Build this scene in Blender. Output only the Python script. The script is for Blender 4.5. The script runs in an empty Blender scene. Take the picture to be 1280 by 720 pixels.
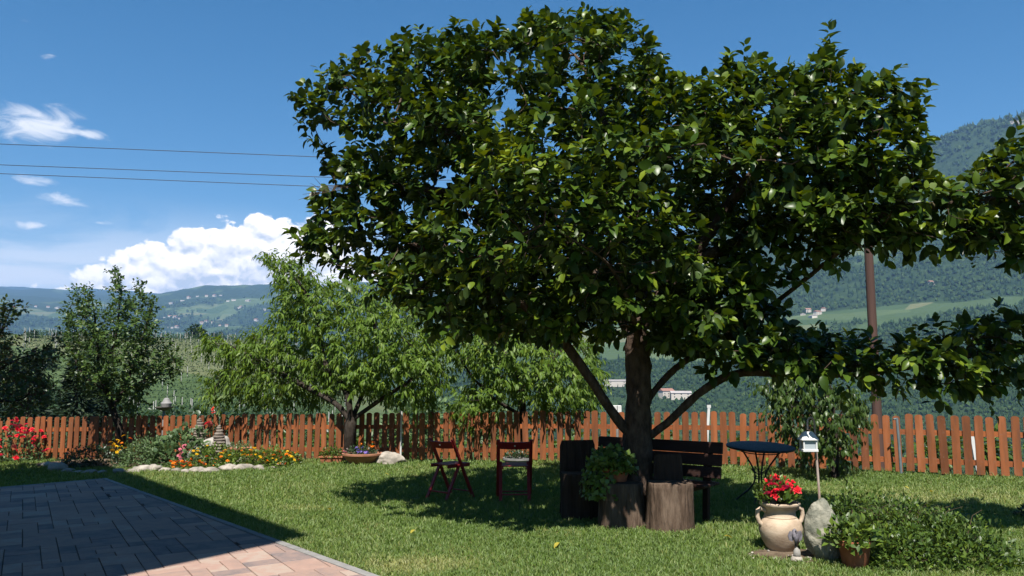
import bpy, math, random
import numpy as np
from mathutils import Vector, Matrix, noise as mnoise

random.seed(7)
rng = np.random.default_rng(11)
scene = bpy.context.scene
COL = scene.collection
PI = math.pi

# ------------------------------------------------------------------ camera
F = 995.0                       # focal length in pixels of the 1280 px wide photograph
EYE = 1.58
PITCH = math.atan((475.0 - 360.0) / F)
cd = bpy.data.cameras.new('camera')
cd.sensor_fit = 'HORIZONTAL'; cd.sensor_width = 36.0
cd.lens = F / 1280.0 * 36.0
cd.clip_start = 0.05; cd.clip_end = 90000
cam = bpy.data.objects.new('camera', cd); COL.objects.link(cam)
cam.location = (0, 0, EYE)
cam.rotation_euler = (PI / 2 + PITCH, 0, 0)
scene.camera = cam

# ------------------------------------------------------------------ sun and sky
SUN_EL = math.radians(58.0)
SUN_AZ = math.radians(4.0)      # light travels towards +Y turned this much to +X
SH = np.array([math.sin(SUN_AZ), math.cos(SUN_AZ)])          # travel direction on the ground
sd = bpy.data.lights.new('sun', 'SUN'); sd.energy = 5.0; sd.angle = math.radians(0.53); sd.color = (1.0, 0.955, 0.88)
sun = bpy.data.objects.new('sun', sd); COL.objects.link(sun)
trav = Vector((SH[0] * math.cos(SUN_EL), SH[1] * math.cos(SUN_EL), -math.sin(SUN_EL)))
sun.rotation_euler = trav.to_track_quat('-Z', 'Y').to_euler()
sun.location = (2, -14, 30)

world = bpy.data.worlds.new('World'); scene.world = world; world.use_nodes = True
wn = world.node_tree.nodes; wl = world.node_tree.links
for n in list(wn): wn.remove(n)
def N(tree, kind, **kw):
    n = tree.nodes.new(kind)
    for k, v in kw.items(): setattr(n, k, v)
    return n
wt = world.node_tree
sky = N(wt, 'ShaderNodeTexSky', sky_type='NISHITA')
sky.sun_disc = False
sky.sun_elevation = SUN_EL
sky.sun_rotation = math.atan2(-SH[0], -SH[1]) % (2 * PI)
sky.altitude = 500; sky.air_density = 1.0; sky.dust_density = 0.2; sky.ozone_density = 1.6
try: world.cycles.sampling_method = 'MANUAL'; world.cycles.sample_map_resolution = 512
except Exception: pass
bg = N(wt, 'ShaderNodeBackground'); bg.inputs[1].default_value = 0.055
out = N(wt, 'ShaderNodeOutputWorld')
# thin clouds, low in the western sky
tc = N(wt, 'ShaderNodeTexCoord'); sep = N(wt, 'ShaderNodeSeparateXYZ')
wl.new(tc.outputs['Generated'], sep.inputs[0])
def wmath(op, a, b=None, clamp=False):
    m = N(wt, 'ShaderNodeMath', operation=op); m.use_clamp = clamp
    for i, v in enumerate((a, b)):
        if v is None: continue
        if isinstance(v, (int, float)): m.inputs[i].default_value = v
        else: wl.new(v, m.inputs[i])
    return m.outputs[0]
az = wmath('ARCTAN2', sep.outputs[0], sep.outputs[1])
el = wmath('ARCSINE', sep.outputs[2])
cmb = N(wt, 'ShaderNodeCombineXYZ')
wl.new(wmath('MULTIPLY', az, 6.0), cmb.inputs[0]); wl.new(wmath('MULTIPLY', el, 19.0), cmb.inputs[1])
cn = N(wt, 'ShaderNodeTexNoise', noise_dimensions='2D'); cn.inputs['Scale'].default_value = 1.0; cn.inputs['Detail'].default_value = 9
cn.inputs['Roughness'].default_value = 0.58; cn.inputs['Distortion'].default_value = 0.35
wl.new(cmb.outputs[0], cn.inputs['Vector'])
def wmap(v, a, b, c, d):
    m = N(wt, 'ShaderNodeMapRange', interpolation_type='SMOOTHSTEP'); wl.new(v, m.inputs[0])
    for i, q in enumerate((a, b, c, d)): m.inputs[i + 1].default_value = q
    return m.outputs[0]
CLW = wmap(cn.outputs[0], 0.49, 0.70, 0.0, 1.0)
gs = None
for gx_, gy_, gw_, gh_, am_ in ((30, 148, 75, 26, 1.0), (95, 160, 34, 10, .7), (22, 220, 45, 10, .8), (62, 246, 55, 10, .7), (122, 277, 20, 5, .8), (30, 280, 26, 8, .75), (66, 296, 22, 5, .6), (45, 313, 45, 6, .6), (42, 58, 16, 8, .5), (5, 5, 20, 8, .5)):
    ga = math.atan((gx_ - 640) / F); ge = math.atan((475 - gy_) / F * math.cos(ga)); ca = math.cos(ga) ** 2
    q1 = wmath('POWER', wmath('ABSOLUTE', wmath('DIVIDE', wmath('SUBTRACT', az, ga), gw_ / F * ca)), 2.0); q2 = wmath('POWER', wmath('ABSOLUTE', wmath('DIVIDE', wmath('SUBTRACT', el, ge), gh_ / F * math.cos(ga))), 2.0)
    q3 = wmath('MULTIPLY', wmath('EXPONENT', wmath('MULTIPLY', wmath('ADD', q1, q2), -1.0)), am_)
    gs = q3 if gs is None else wmath('MAXIMUM', gs, q3)
cmb2 = N(wt, 'ShaderNodeCombineXYZ'); wl.new(wmath('MULTIPLY', az, 22.0), cmb2.inputs[0]); wl.new(wmath('MULTIPLY', el, 62.0), cmb2.inputs[1])
cn2 = N(wt, 'ShaderNodeTexNoise', noise_dimensions='2D'); cn2.inputs['Scale'].default_value = 1.0; cn2.inputs['Detail'].default_value = 8; cn2.inputs['Roughness'].default_value = 0.6; cn2.inputs['Distortion'].default_value = 0.5
wl.new(cmb2.outputs[0], cn2.inputs['Vector'])
CLW = wmap(wmath('ADD', wmath('MULTIPLY', gs, .62), wmath('MULTIPLY', cn2.outputs[0], .9)), 0.68, 1.12, 0.0, 1.0)
win = 1.0
low = wmath('MULTIPLY', wmap(el, 0.22, 0.09, 0.0, 1.0), wmap(az, 0.05, -0.25, 0.0, 1.0))
lown = wmath('MULTIPLY', low, wmap(cn.outputs[0], 0.34, 0.60, 0.2, 0.9))
fac = wmath('MAXIMUM', wmath('MULTIPLY', CLW, 0.9), lown, True)
# cumulus bank behind the hills: a ragged cauliflower top edge over a soft base
tops = [(-.60, .075), (-.527, .085), (-.497, .110), (-.447, .138), (-.412, .155), (-.351, .176), (-.314, .188), (-.282, .192), (-.237, .186), (-.16, .13), (-.05, .09), (.0, .06)]
tr_ = N(wt, 'ShaderNodeValToRGB'); ee = tr_.color_ramp.elements
while len(ee) < len(tops): ee.new(0.5)
for i_, (a_, e_) in enumerate(tops): ee[i_].position = (a_ + .62) / .64; ee[i_].color = (e_ * 4,) * 3 + (1,)
wl.new(wmath('MULTIPLY', wmath('ADD', az, .62), 1 / .64), tr_.inputs[0])
ctop = wmath('MULTIPLY', tr_.outputs[0], .25)
def billow(dx, dy, octs):
    cv = N(wt, 'ShaderNodeCombineXYZ'); wl.new(wmath('ADD', az, dx), cv.inputs[0]); wl.new(wmath('MULTIPLY', wmath('ADD', el, dy), 1.2), cv.inputs[1])
    wn_ = N(wt, 'ShaderNodeTexNoise', noise_dimensions='2D'); wn_.inputs['Scale'].default_value = 45; wn_.inputs['Detail'].default_value = 4; wl.new(cv.outputs[0], wn_.inputs['Vector'])
    wp = N(wt, 'ShaderNodeVectorMath', operation='MULTIPLY_ADD'); wl.new(wn_.outputs['Color'], wp.inputs[0]); wp.inputs[1].default_value = (.02, .02, 0); wl.new(cv.outputs[0], wp.inputs[2])
    tot = None
    for sc_, am in octs:
        v_ = N(wt, 'ShaderNodeTexVoronoi', voronoi_dimensions='2D', feature='F1'); v_.inputs['Scale'].default_value = sc_
        wl.new(wp.outputs[0], v_.inputs['Vector']); q_ = wmath('MULTIPLY', wmath('SUBTRACT', .5, wmath('POWER', v_.outputs['Distance'], 1.6)), am)
        tot = q_ if tot is None else wmath('ADD', tot, q_)
    return tot
OCT = ((22, .55), (52, .27), (120, .12), (260, .05))
b0 = billow(0, 0, OCT); b1 = billow(.002, .007, OCT[:3]); b0s = b0
edge_ = wmath('ADD', wmath('SUBTRACT', ctop, el), wmath('MULTIPLY', b0, .055))
cmask = wmap(edge_, 0.0, 0.006, 0.0, 1.0)
painted_relief = wmath('MULTIPLY', wmath('SUBTRACT', b0, b1), 3.2)
deep = wmap(edge_, 0.015, 0.085, 0.0, 0.42)
strk = wmath('MULTIPLY', wmap(cn.outputs[0], .42, .6, 0, .5), wmap(edge_, .02, .06, 0, 1))
shade = wmath('SUBTRACT', wmath('SUBTRACT', wmath('ADD', painted_relief, .88), deep), strk, True)  # sunlit and shaded sides of the billows, painted into the cloud colour
cc = N(wt, 'ShaderNodeMix', data_type='RGBA'); wl.new(shade, cc.inputs['Factor'])
cc.inputs['A'].default_value = (6.6, 7.0, 7.6, 1); cc.inputs['B'].default_value = (15.5, 14.2, 13.2, 1)
mixc = N(wt, 'ShaderNodeMix', data_type='RGBA')
hsv = N(wt, 'ShaderNodeHueSaturation'); hsv.inputs['Saturation'].default_value = 1.4; hsv.inputs['Hue'].default_value = 0.494; wl.new(sky.outputs[0], hsv.inputs['Color'])
wl.new(fac, mixc.inputs['Factor']); wl.new(hsv.outputs[0], mixc.inputs['A'])
mixc.inputs['B'].default_value = (9.6, 9.6, 9.8, 1)
mix2 = N(wt, 'ShaderNodeMix', data_type='RGBA')
wl.new(cmask, mix2.inputs['Factor']); wl.new(mixc.outputs['Result'], mix2.inputs['A']); wl.new(cc.outputs['Result'], mix2.inputs['B'])
wl.new(mix2.outputs['Result'], bg.inputs[0])
wl.new(bg.outputs[0], out.inputs[0])

scene.view_settings.view_transform = 'Standard'
scene.view_settings.look = 'None'
scene.view_settings.gamma = 1.0
scene.view_settings.use_curve_mapping = False
scene.view_settings.exposure = 1.18
try:
    scene.cycles.volume_bounces = 0
    scene.cycles.max_bounces = 6
    scene.cycles.diffuse_bounces = 2
    scene.cycles.transparent_max_bounces = 6
    scene.cycles.sample_clamp_indirect = 4
except Exception: pass

# ------------------------------------------------------------------ projection helpers
cp, sp_ = math.cos(PITCH), math.sin(PITCH)
def ray(px, py):
    a = (px - 640.0) / F; b = (360.0 - py) / F
    return np.array([a, cp - b * sp_, sp_ + b * cp])
def at(px, py, Y):
    d = ray(px, py); t = Y / d[1]
    return np.array([d[0] * t, Y, EYE + d[2] * t])
def gz(X):
    return 0.02 * min(X, 2.0)
def gnd(px, py):
    d = ray(px, py); z = 0.0
    for _ in range(8):
        t = (z - EYE) / d[2]; z = gz(d[0] * t)
    return np.array([d[0] * t, d[1] * t, z])
def proj(P):
    P = np.asarray(P, float).reshape(-1, 3) - np.array([0, 0, EYE])
    yf = P[:, 1] * cp + P[:, 2] * sp_
    zu = -P[:, 1] * sp_ + P[:, 2] * cp
    return 640 + F * P[:, 0] / yf, 360 - F * zu / yf, yf

# ------------------------------------------------------------------ object helpers
def tag(o, label=None, cat=None, group=None, kind=None):
    if label: o['label'] = label
    if cat: o['category'] = cat
    if group: o['group'] = group
    if kind: o['kind'] = kind
    return o
def thing(name, label, cat, loc=(0, 0, 0), rz=0, group=None):
    o = bpy.data.objects.new(name, None); COL.objects.link(o)
    o.empty_display_size = 0.1
    o.location = loc; o.rotation_euler = (0, 0, rz)
    return tag(o, label, cat, group)
def link(name, me, parent=None, loc=None, rot=None, scale=None):
    o = bpy.data.objects.new(name, me); COL.objects.link(o)
    if parent is not None: o.parent = parent
    if loc is not None: o.location = loc
    if rot is not None: o.rotation_euler = rot
    if scale is not None: o.scale = scale if hasattr(scale, '__len__') else (scale,) * 3
    return o
def copy_tree(o, parent=None):
    c = o.copy(); COL.objects.link(c); c.parent = parent
    for ch in list(o.children): copy_tree(ch, c)
    return c
def mesh_np(name, V, Fc, mat, smooth=True, attrs=None):
    V = np.ascontiguousarray(V, dtype=np.float32)
    if isinstance(Fc, np.ndarray): Fc = [Fc]
    me = bpy.data.meshes.new(name)
    me.vertices.add(len(V)); me.vertices.foreach_set('co', V.ravel())
    loops = np.concatenate([f.ravel() for f in Fc]).astype(np.int32)
    tot = np.concatenate([np.full(len(f), f.shape[1], np.int32) for f in Fc])
    st = np.concatenate([[0], np.cumsum(tot)[:-1]]).astype(np.int32)
    me.loops.add(len(loops)); me.loops.foreach_set('vertex_index', loops)
    me.polygons.add(len(tot)); me.polygons.foreach_set('loop_start', st)
    try: me.polygons.foreach_set('loop_total', tot)
    except Exception: pass
    me.update(calc_edges=True)
    me.polygons.foreach_set('use_smooth', np.full(len(tot), smooth, dtype=bool))
    for k, a in (attrs or {}).items():
        at_ = me.attributes.new(k, 'FLOAT', 'POINT'); at_.data.foreach_set('value', np.asarray(a, np.float32))
    if mat: me.materials.append(mat)
    return me

class MB:
    """collects simple solids into one mesh"""
    def __init__(s): s.v = []; s.f = []
    def add(s, V, Fc):
        o = len(s.v); s.v += [tuple(map(float, p)) for p in V]; s.f += [tuple(i + o for i in f) for f in Fc]; return s
    def box(s, c, d, rot=None, bev=0.0):
        x, y, z = d[0] / 2, d[1] / 2, d[2] / 2
        if bev <= 0:
            V = [(-x, -y, -z), (x, -y, -z), (x, y, -z), (-x, y, -z), (-x, -y, z), (x, -y, z), (x, y, z), (-x, y, z)]
            Fc = [(0, 3, 2, 1), (4, 5, 6, 7), (0, 1, 5, 4), (1, 2, 6, 5), (2, 3, 7, 6), (3, 0, 4, 7)]
        else:
            V = []; b = bev
            for zz, i in ((-z, b), (-z + b, 0), (z - b, 0), (z, b)):
                V += [(-x + i, -y + i, zz), (x - i, -y + i, zz), (x - i, y - i, zz), (-x + i, y - i, zz)]
            Fc = [(0, 3, 2, 1), (12, 13, 14, 15)]
            for k in range(3):
                for j in range(4):
                    Fc.append((k * 4 + j, k * 4 + (j + 1) % 4, k * 4 + 4 + (j + 1) % 4, k * 4 + 4 + j))
        m = rot if rot is not None else Matrix.Identity(3)
        return s.add([tuple(m @ Vector(p) + Vector(c)) for p in V], Fc)
    def bar(s, a, b, w, d, up=(0, 0, 1), bev=0.0):
        a = Vector(a); b = Vector(b); z = (b - a); L = z.length; z.normalize()
        u = Vector(up)
        if abs(u.dot(z)) > 0.98: u = Vector((0, 1, 0))
        x = u.cross(z).normalized(); y = z.cross(x)
        return s.box((a + b) / 2, (w, d, L), Matrix((x, y, z)).transposed(), bev)
    def tube(s, pts, rad, n=8, cap=True):
        P = [Vector(p) for p in pts]; R = rad if hasattr(rad, '__len__') else [rad] * len(P)
        t = (P[1] - P[0]).normalized(); x = t.orthogonal().normalized(); V = []; Fc = []
        for i, p in enumerate(P):
            tt = (P[min(i + 1, len(P) - 1)] - P[max(i - 1, 0)]).normalized()
            x = (x - tt * x.dot(tt)).normalized(); y = tt.cross(x)
            for k in range(n):
                a = 2 * PI * k / n; V.append(p + (x * math.cos(a) + y * math.sin(a)) * R[i])
        for i in range(len(P) - 1):
            for k in range(n):
                Fc.append((i * n + k, i * n + (k + 1) % n, (i + 1) * n + (k + 1) % n, (i + 1) * n + k))
        if cap: Fc += [tuple(range(n - 1, -1, -1)), tuple((len(P) - 1) * n + k for k in range(n))]
        return s.add(V, Fc)
    def lathe(s, prof, n=24, c=(0, 0, 0), sx=1, sy=1, closed=True):
        V = []; Fc = []
        for r, z in prof:
            for k in range(n):
                a = 2 * PI * k / n; V.append((c[0] + r * sx * math.cos(a), c[1] + r * sy * math.sin(a), c[2] + z))
        for i in range(len(prof) - 1):
            for k in range(n):
                Fc.append((i * n + k, i * n + (k + 1) % n, (i + 1) * n + (k + 1) % n, (i + 1) * n + k))
        if closed: Fc += [tuple(range(n - 1, -1, -1)), tuple((len(prof) - 1) * n + k for k in range(n))]
        return s.add(V, Fc)
    def prism(s, outline, y0, y1):
        n = len(outline)
        V = [(x, y0, z) for x, z in outline] + [(x, y1, z) for x, z in outline]
        Fc = [tuple(range(n)), tuple(range(2 * n - 1, n - 1, -1))]
        for k in range(n): Fc.append((k, n + k, n + (k + 1) % n, (k + 1) % n))
        return s.add(V, Fc)
    def mesh(s, name, mat, smooth=False, angle=None):
        me = bpy.data.meshes.new(name); me.from_pydata(s.v, [], s.f); me.materials.append(mat)
        import bmesh
        bm = bmesh.new(); bm.from_mesh(me); bmesh.ops.recalc_face_normals(bm, faces=bm.faces); 
        if smooth:
            for f in bm.faces: f.smooth = True
            for e in bm.edges:
                if len(e.link_faces) == 2 and e.calc_face_angle(0) > math.radians(angle or 40): e.smooth = False
        bm.to_mesh(me); bm.free()
        return me
    def build(s, name, mat, parent=None, smooth=False, angle=None, **kw):
        return link(name, s.mesh(name, mat, smooth, angle), parent, **kw)

# ------------------------------------------------------------------ materials
def newmat(name):
    m = bpy.data.materials.new(name); m.use_nodes = True
    t = m.node_tree; b = t.nodes['Principled BSDF']
    return m, t, b
ALB = 0.74      # all surface colours are scaled together against the exposure
def ramp(t, src, stops):
    r = N(t, 'ShaderNodeValToRGB'); e = r.color_ramp.elements
    while len(e) < len(stops): e.new(0.5)
    for i, (p, c) in enumerate(stops): e[i].position = p; e[i].color = (*(ALB * q_ for q_ in c), 1)
    t.links.new(src, r.inputs[0]); return r.outputs[0]
def M(name, c1, c2=None, scale=6.0, rough=0.8, bump=0.0, bscale=None, rnd=0.0, spec=0.3, metal=0.0, detail=7, stretch=None, c3=None, island=False, bdist=0.02):
    m, t, b = newmat(name); L = t.links
    tc = N(t, 'ShaderNodeTexCoord'); vec = tc.outputs['Object']
    oi = N(t, 'ShaderNodeObjectInfo')
    off = N(t, 'ShaderNodeVectorMath', operation='SCALE'); off.inputs[0].default_value = (37, 19, 53)
    L.new(oi.outputs['Random'], off.inputs['Scale'])
    ad = N(t, 'ShaderNodeVectorMath', operation='ADD'); L.new(vec, ad.inputs[0]); L.new(off.outputs[0], ad.inputs[1])
    vec = ad.outputs[0]
    if stretch:
        mp = N(t, 'ShaderNodeMapping'); mp.inputs['Scale'].default_value = stretch; L.new(vec, mp.inputs[0]); vec = mp.outputs[0]
    nz = N(t, 'ShaderNodeTexNoise'); nz.inputs['Scale'].default_value = scale; nz.inputs['Detail'].default_value = detail
    nz.inputs['Roughness'].default_value = 0.6; L.new(vec, nz.inputs['Vector'])
    c2 = c2 or tuple(x * 0.6 for x in c1)
    stops = [(0.3, c2), (0.68, c1)] if not c3 else [(0.28, c2), (0.5, c1), (0.74, c3)]
    colr = ramp(t, nz.outputs[0], stops)
    if rnd > 0:
        src = oi.outputs['Random']
        if island:
            g = N(t, 'ShaderNodeNewGeometry'); a = N(t, 'ShaderNodeMath', operation='ADD')
            L.new(src, a.inputs[0]); L.new(g.outputs['Random Per Island'], a.inputs[1])
            fr = N(t, 'ShaderNodeMath', operation='FRACT'); L.new(a.outputs[0], fr.inputs[0]); src = fr.outputs[0]
        mr = N(t, 'ShaderNodeMapRange'); mr.inputs[3].default_value = 1 - rnd; mr.inputs[4].default_value = 1 + rnd
        L.new(src, mr.inputs[0])
        hs = N(t, 'ShaderNodeHueSaturation'); L.new(mr.outputs[0], hs.inputs['Value']); L.new(colr, hs.inputs['Color']); colr = hs.outputs[0]
    L.new(colr, b.inputs['Base Color'])
    b.inputs['Roughness'].default_value = rough; b.inputs['Specular IOR Level'].default_value = spec; b.inputs['Metallic'].default_value = metal
    if bump > 0:
        n2 = N(t, 'ShaderNodeTexNoise'); n2.inputs['Scale'].default_value = bscale or scale * 3; n2.inputs['Detail'].default_value = 6
        L.new(vec, n2.inputs['Vector'])
        bp = N(t, 'ShaderNodeBump'); bp.inputs['Strength'].default_value = bump; bp.inputs['Distance'].default_value = bdist
        L.new(n2.outputs[0], bp.inputs['Height']); L.new(bp.outputs[0], b.inputs['Normal'])
    return m
def leafmat(name, cols, trans=0.28, rough=0.42, spec=0.45, back=1.25, tcol=None):
    m, t, b = newmat(name); L = t.links
    a = N(t, 'ShaderNodeAttribute', attribute_name='rnd')
    c = ramp(t, a.outputs['Fac'], [(0.0, cols[0]), (0.5, cols[1]), (1.0, cols[2])])
    g = N(t, 'ShaderNodeNewGeometry')
    mx = N(t, 'ShaderNodeMix', data_type='RGBA'); L.new(g.outputs['Backfacing'], mx.inputs['Factor']); L.new(c, mx.inputs['A'])
    hs = N(t, 'ShaderNodeHueSaturation'); hs.inputs['Value'].default_value = back; hs.inputs['Saturation'].default_value = 0.8
    L.new(c, hs.inputs['Color']); L.new(hs.outputs[0], mx.inputs['B'])
    L.new(mx.outputs['Result'], b.inputs['Base Color'])
    b.inputs['Roughness'].default_value = rough; b.inputs['Specular IOR Level'].default_value = spec
    tr = N(t, 'ShaderNodeBsdfTranslucent')
    h2 = N(t, 'ShaderNodeHueSaturation'); h2.inputs['Value'].default_value = 1.9; h2.inputs['Hue'].default_value = 0.475; h2.inputs['Saturation'].default_value = 1.1
    L.new(c, h2.inputs['Color']); L.new(h2.outputs[0], tr.inputs[0])
    ms = N(t, 'ShaderNodeMixShader'); ms.inputs[0].default_value = trans
    o = t.nodes['Material Output']
    L.new(b.outputs[0], ms.inputs[1]); L.new(tr.outputs[0], ms.inputs[2]); L.new(ms.outputs[0], o.inputs[0])
    return m

MAT = {}
MAT['persimmon'] = leafmat('persimmon_leaf', [(0.016, 0.034, 0.006), (0.050, 0.096, 0.010), (0.175, 0.23, 0.018)], 0.14, 0.36, 0.22)
MAT['peach'] = leafmat('peach_leaf', [(0.07, 0.13, 0.017), (0.11, 0.19, 0.023), (0.19, 0.27, 0.035)], 0.32, 0.5, 0.2)
MAT['plum'] = leafmat('plum_leaf', [(0.034, 0.07, 0.018), (0.062, 0.115, 0.026), (0.12, 0.175, 0.04)], 0.2, 0.42, 0.25)
MAT['cherry'] = leafmat('cherry_leaf', [(0.03, 0.062, 0.014), (0.06, 0.11, 0.02), (0.11, 0.16, 0.03)], 0.25, 0.42, 0.4)
MAT['rosy'] = leafmat('rosy_leaf', [(0.10, 0.03, 0.03), (0.06, 0.08, 0.025), (0.075, 0.12, 0.022)], 0.2, 0.42, 0.25)
MAT['shrub'] = leafmat('shrub_leaf', [(0.034, 0.066, 0.012), (0.065, 0.118, 0.018), (0.14, 0.205, 0.028)], 0.22, 0.42, 0.28)
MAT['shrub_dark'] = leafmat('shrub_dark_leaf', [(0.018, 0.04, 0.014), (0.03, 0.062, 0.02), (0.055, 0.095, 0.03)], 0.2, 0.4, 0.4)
MAT['shrub_grey'] = leafmat('shrub_grey_leaf', [(0.055, 0.105, 0.038), (0.095, 0.155, 0.055), (0.15, 0.22, 0.085)], 0.2, 0.5, 0.3)
MAT['golden'] = leafmat('golden_leaf', [(0.03, 0.06, 0.012), (0.07, 0.10, 0.015), (0.16, 0.17, 0.025)], 0.22, 0.45, 0.3)
MAT['ivy'] = leafmat('ivy_leaf', [(0.07, 0.13, 0.02), (0.12, 0.20, 0.03), (0.20, 0.27, 0.05)], 0.25, 0.4, 0.4)
MAT['orchard'] = leafmat('orchard_leaf', [(0.02, 0.045, 0.016), (0.034, 0.066, 0.022), (0.06, 0.095, 0.03)], 0.1, 0.7, 0.12)
MAT['silver'] = leafmat('silver_leaf', [(0.22, 0.25, 0.2), (0.3, 0.33, 0.27), (0.42, 0.45, 0.38)], 0.2, 0.6, 0.2)
MAT['conifer'] = leafmat('conifer_leaf', [(0.012, 0.026, 0.014), (0.022, 0.04, 0.02), (0.045, 0.065, 0.03)], 0.1, 0.55, 0.2)
MAT['grass'] = leafmat('grass_blade', [(0.09, 0.16, 0.024), (0.15, 0.235, 0.04), (0.31, 0.32, 0.10)], 0.30, 0.55, 0.25)
MAT['meadow'] = leafmat('meadow_blade', [(0.05, 0.10, 0.025), (0.09, 0.15, 0.035), (0.16, 0.19, 0.06)], 0.25, 0.55, 0.2)
MAT['forest'] = leafmat('forest_tree', [(0.012, 0.030, 0.014), (0.026, 0.056, 0.018), (0.052, 0.085, 0.026)], 0.0, 0.8, 0.1)
def petal(name, c, c2): return leafmat(name, [c2, c, tuple(min(1, x * 1.2) for x in c)], 0.2, 0.55, 0.2, back=0.9)
MAT['red'] = petal('red_petal', (0.72, 0.018, 0.03), (0.5, 0.008, 0.018))
MAT['coral'] = petal('coral_petal', (0.85, 0.13, 0.07), (0.75, 0.08, 0.05))
MAT['pink'] = petal('pink_petal', (0.75, 0.25, 0.3), (0.6, 0.14, 0.2))
MAT['orange'] = petal('orange_petal', (0.85, 0.25, 0.01), (0.8, 0.15, 0.008))
MAT['yellow'] = petal('yellow_petal', (0.85, 0.55, 0.015), (0.8, 0.4, 0.012))
MAT['violet'] = petal('violet_petal', (0.28, 0.2, 0.6), (0.16, 0.09, 0.4))

MAT['bark'] = M('bark', (0.085, 0.058, 0.042), (0.022, 0.015, 0.011), 16, 0.92, 0.9, 34, c3=(0.14, 0.10, 0.075), spec=0.15, stretch=(1, 1, 0.45), bdist=0.03)
MAT['bark_grey'] = M('bark_grey', (0.065, 0.052, 0.042), (0.022, 0.017, 0.013), 18, 0.9, 0.6, 40, spec=0.15, stretch=(1, 1, 0.5))
MAT['twig'] = M('twig', (0.12, 0.085, 0.05), (0.05, 0.035, 0.022), 20, 0.85, spec=0.2)
MAT['stem'] = M('stem', (0.06, 0.085, 0.02), (0.04, 0.05, 0.015), 20, 0.7)
MAT['fence'] = M('stained_fence_wood', (0.235, 0.072, 0.021), (0.105, 0.048, 0.025), 7, 0.62, 0.35, 30, rnd=0.38, spec=0.35, stretch=(1.2, 1.2, 0.16), c3=(0.33, 0.115, 0.048), bdist=0.006)
ft = MAT['fence'].node_tree; fb = ft.nodes['Principled BSDF']; fsrc = fb.inputs['Base Color'].links[0].from_socket
fg_ = N(ft, 'ShaderNodeNewGeometry'); fn_ = N(ft, 'ShaderNodeTexNoise'); fn_.inputs['Scale'].default_value = 24; fn_.inputs['Detail'].default_value = 6; fn_.inputs['Roughness'].default_value = .7
ft.links.new(fg_.outputs['Position'], fn_.inputs['Vector'])
fm_ = N(ft, 'ShaderNodeMapRange'); fm_.inputs[1].default_value = .60; fm_.inputs[2].default_value = .72; fm_.inputs[4].default_value = .75; ft.links.new(fn_.outputs[0], fm_.inputs[0])
fx_ = N(ft, 'ShaderNodeMix', data_type='RGBA'); ft.links.new(fm_.outputs[0], fx_.inputs['Factor']); ft.links.new(fsrc, fx_.inputs['A']); fx_.inputs['B'].default_value = (.17, .115, .085, 1)
ft.links.new(fx_.outputs['Result'], fb.inputs['Base Color'])
MAT['rail'] = M('stained_rail_wood', (0.38, 0.11, 0.027), (0.23, 0.068, 0.023), 7, 0.6, 0.3, 30, rnd=0.15, spec=0.35, stretch=(0.2, 1, 1))
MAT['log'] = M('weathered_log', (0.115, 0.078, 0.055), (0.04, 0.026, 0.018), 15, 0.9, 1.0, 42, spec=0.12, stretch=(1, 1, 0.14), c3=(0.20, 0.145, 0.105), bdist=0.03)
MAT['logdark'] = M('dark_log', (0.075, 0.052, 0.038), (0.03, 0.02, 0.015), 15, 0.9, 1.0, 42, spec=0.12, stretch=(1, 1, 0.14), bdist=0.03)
MAT['endgrain'] = M('log_end_grain', (0.17, 0.12, 0.085), (0.08, 0.055, 0.04), 9, 0.9, 0.4, 30, spec=0.15)
MAT['bench'] = M('dark_bench_wood', (0.042, 0.017, 0.011), (0.02, 0.008, 0.006), 9, 0.6, 0.3, 30, rnd=0.15, stretch=(0.15, 1, 1))
MAT['iron'] = M('dark_iron', (0.025, 0.025, 0.027), (0.012, 0.012, 0.013), 30, 0.55, 0.1, 60, spec=0.4)
MAT['tabletop'] = M('table_top_metal', (0.034, 0.034, 0.037), (0.018, 0.018, 0.02), 14, 0.62, 0.35, 160, spec=0.25, c3=(0.06, 0.055, 0.052))
MAT['chair'] = M('red_chair_wood', (0.36, 0.022, 0.020), (0.23, 0.014, 0.013), 12, 0.5, 0.15, 50, spec=0.4, stretch=(1, 1, 0.3), rnd=0.1)
MAT['bolt'] = M('bright_bolt', (0.85, 0.8, 0.75), (0.75, 0.7, 0.65), 5, 0.35)
MAT['clay'] = M('cream_clay', (0.52, 0.40, 0.285), (0.36, 0.265, 0.185), 6, 0.88, 0.4, 34, c3=(0.64, 0.52, 0.39), stretch=(1, 1, 2.2), spec=0.2, bdist=0.006)
MAT['terracotta'] = M('terracotta', (0.40, 0.145, 0.075), (0.27, 0.09, 0.05), 7, 0.85, 0.25, 40, spec=0.2, c3=(0.48, 0.21, 0.13), bdist=0.005)
MAT['terracotta_pale'] = M('pale_terracotta', (0.52, 0.25, 0.155), (0.40, 0.17, 0.10), 7, 0.85, 0.25, 40, spec=0.2, bdist=0.005)
MAT['concrete'] = M('grey_concrete', (0.30, 0.29, 0.275), (0.21, 0.205, 0.195), 9, 0.9, 0.35, 60, spec=0.2, rnd=0.06, bdist=0.006)
MAT['boulder'] = M('green_boulder', (0.25, 0.24, 0.185), (0.09, 0.105, 0.08), 7, 0.8, 0.9, 16, c3=(0.50, 0.46, 0.37), spec=0.25, bdist=0.03)
MAT['stone'] = M('pale_stone', (0.32, 0.285, 0.24), (0.14, 0.128, 0.108), 6, 0.85, 0.7, 14, rnd=0.2, spec=0.2, c3=(0.50, 0.45, 0.385))
MAT['white_rock'] = M('white_rock', (0.46, 0.43, 0.385), (0.26, 0.245, 0.22), 5, 0.85, 0.7, 14, spec=0.2)
MAT['cone'] = M('grey_cone', (0.27, 0.23, 0.19), (0.12, 0.10, 0.085), 14, 0.9, 0.5, 40, spec=0.15)
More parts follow.
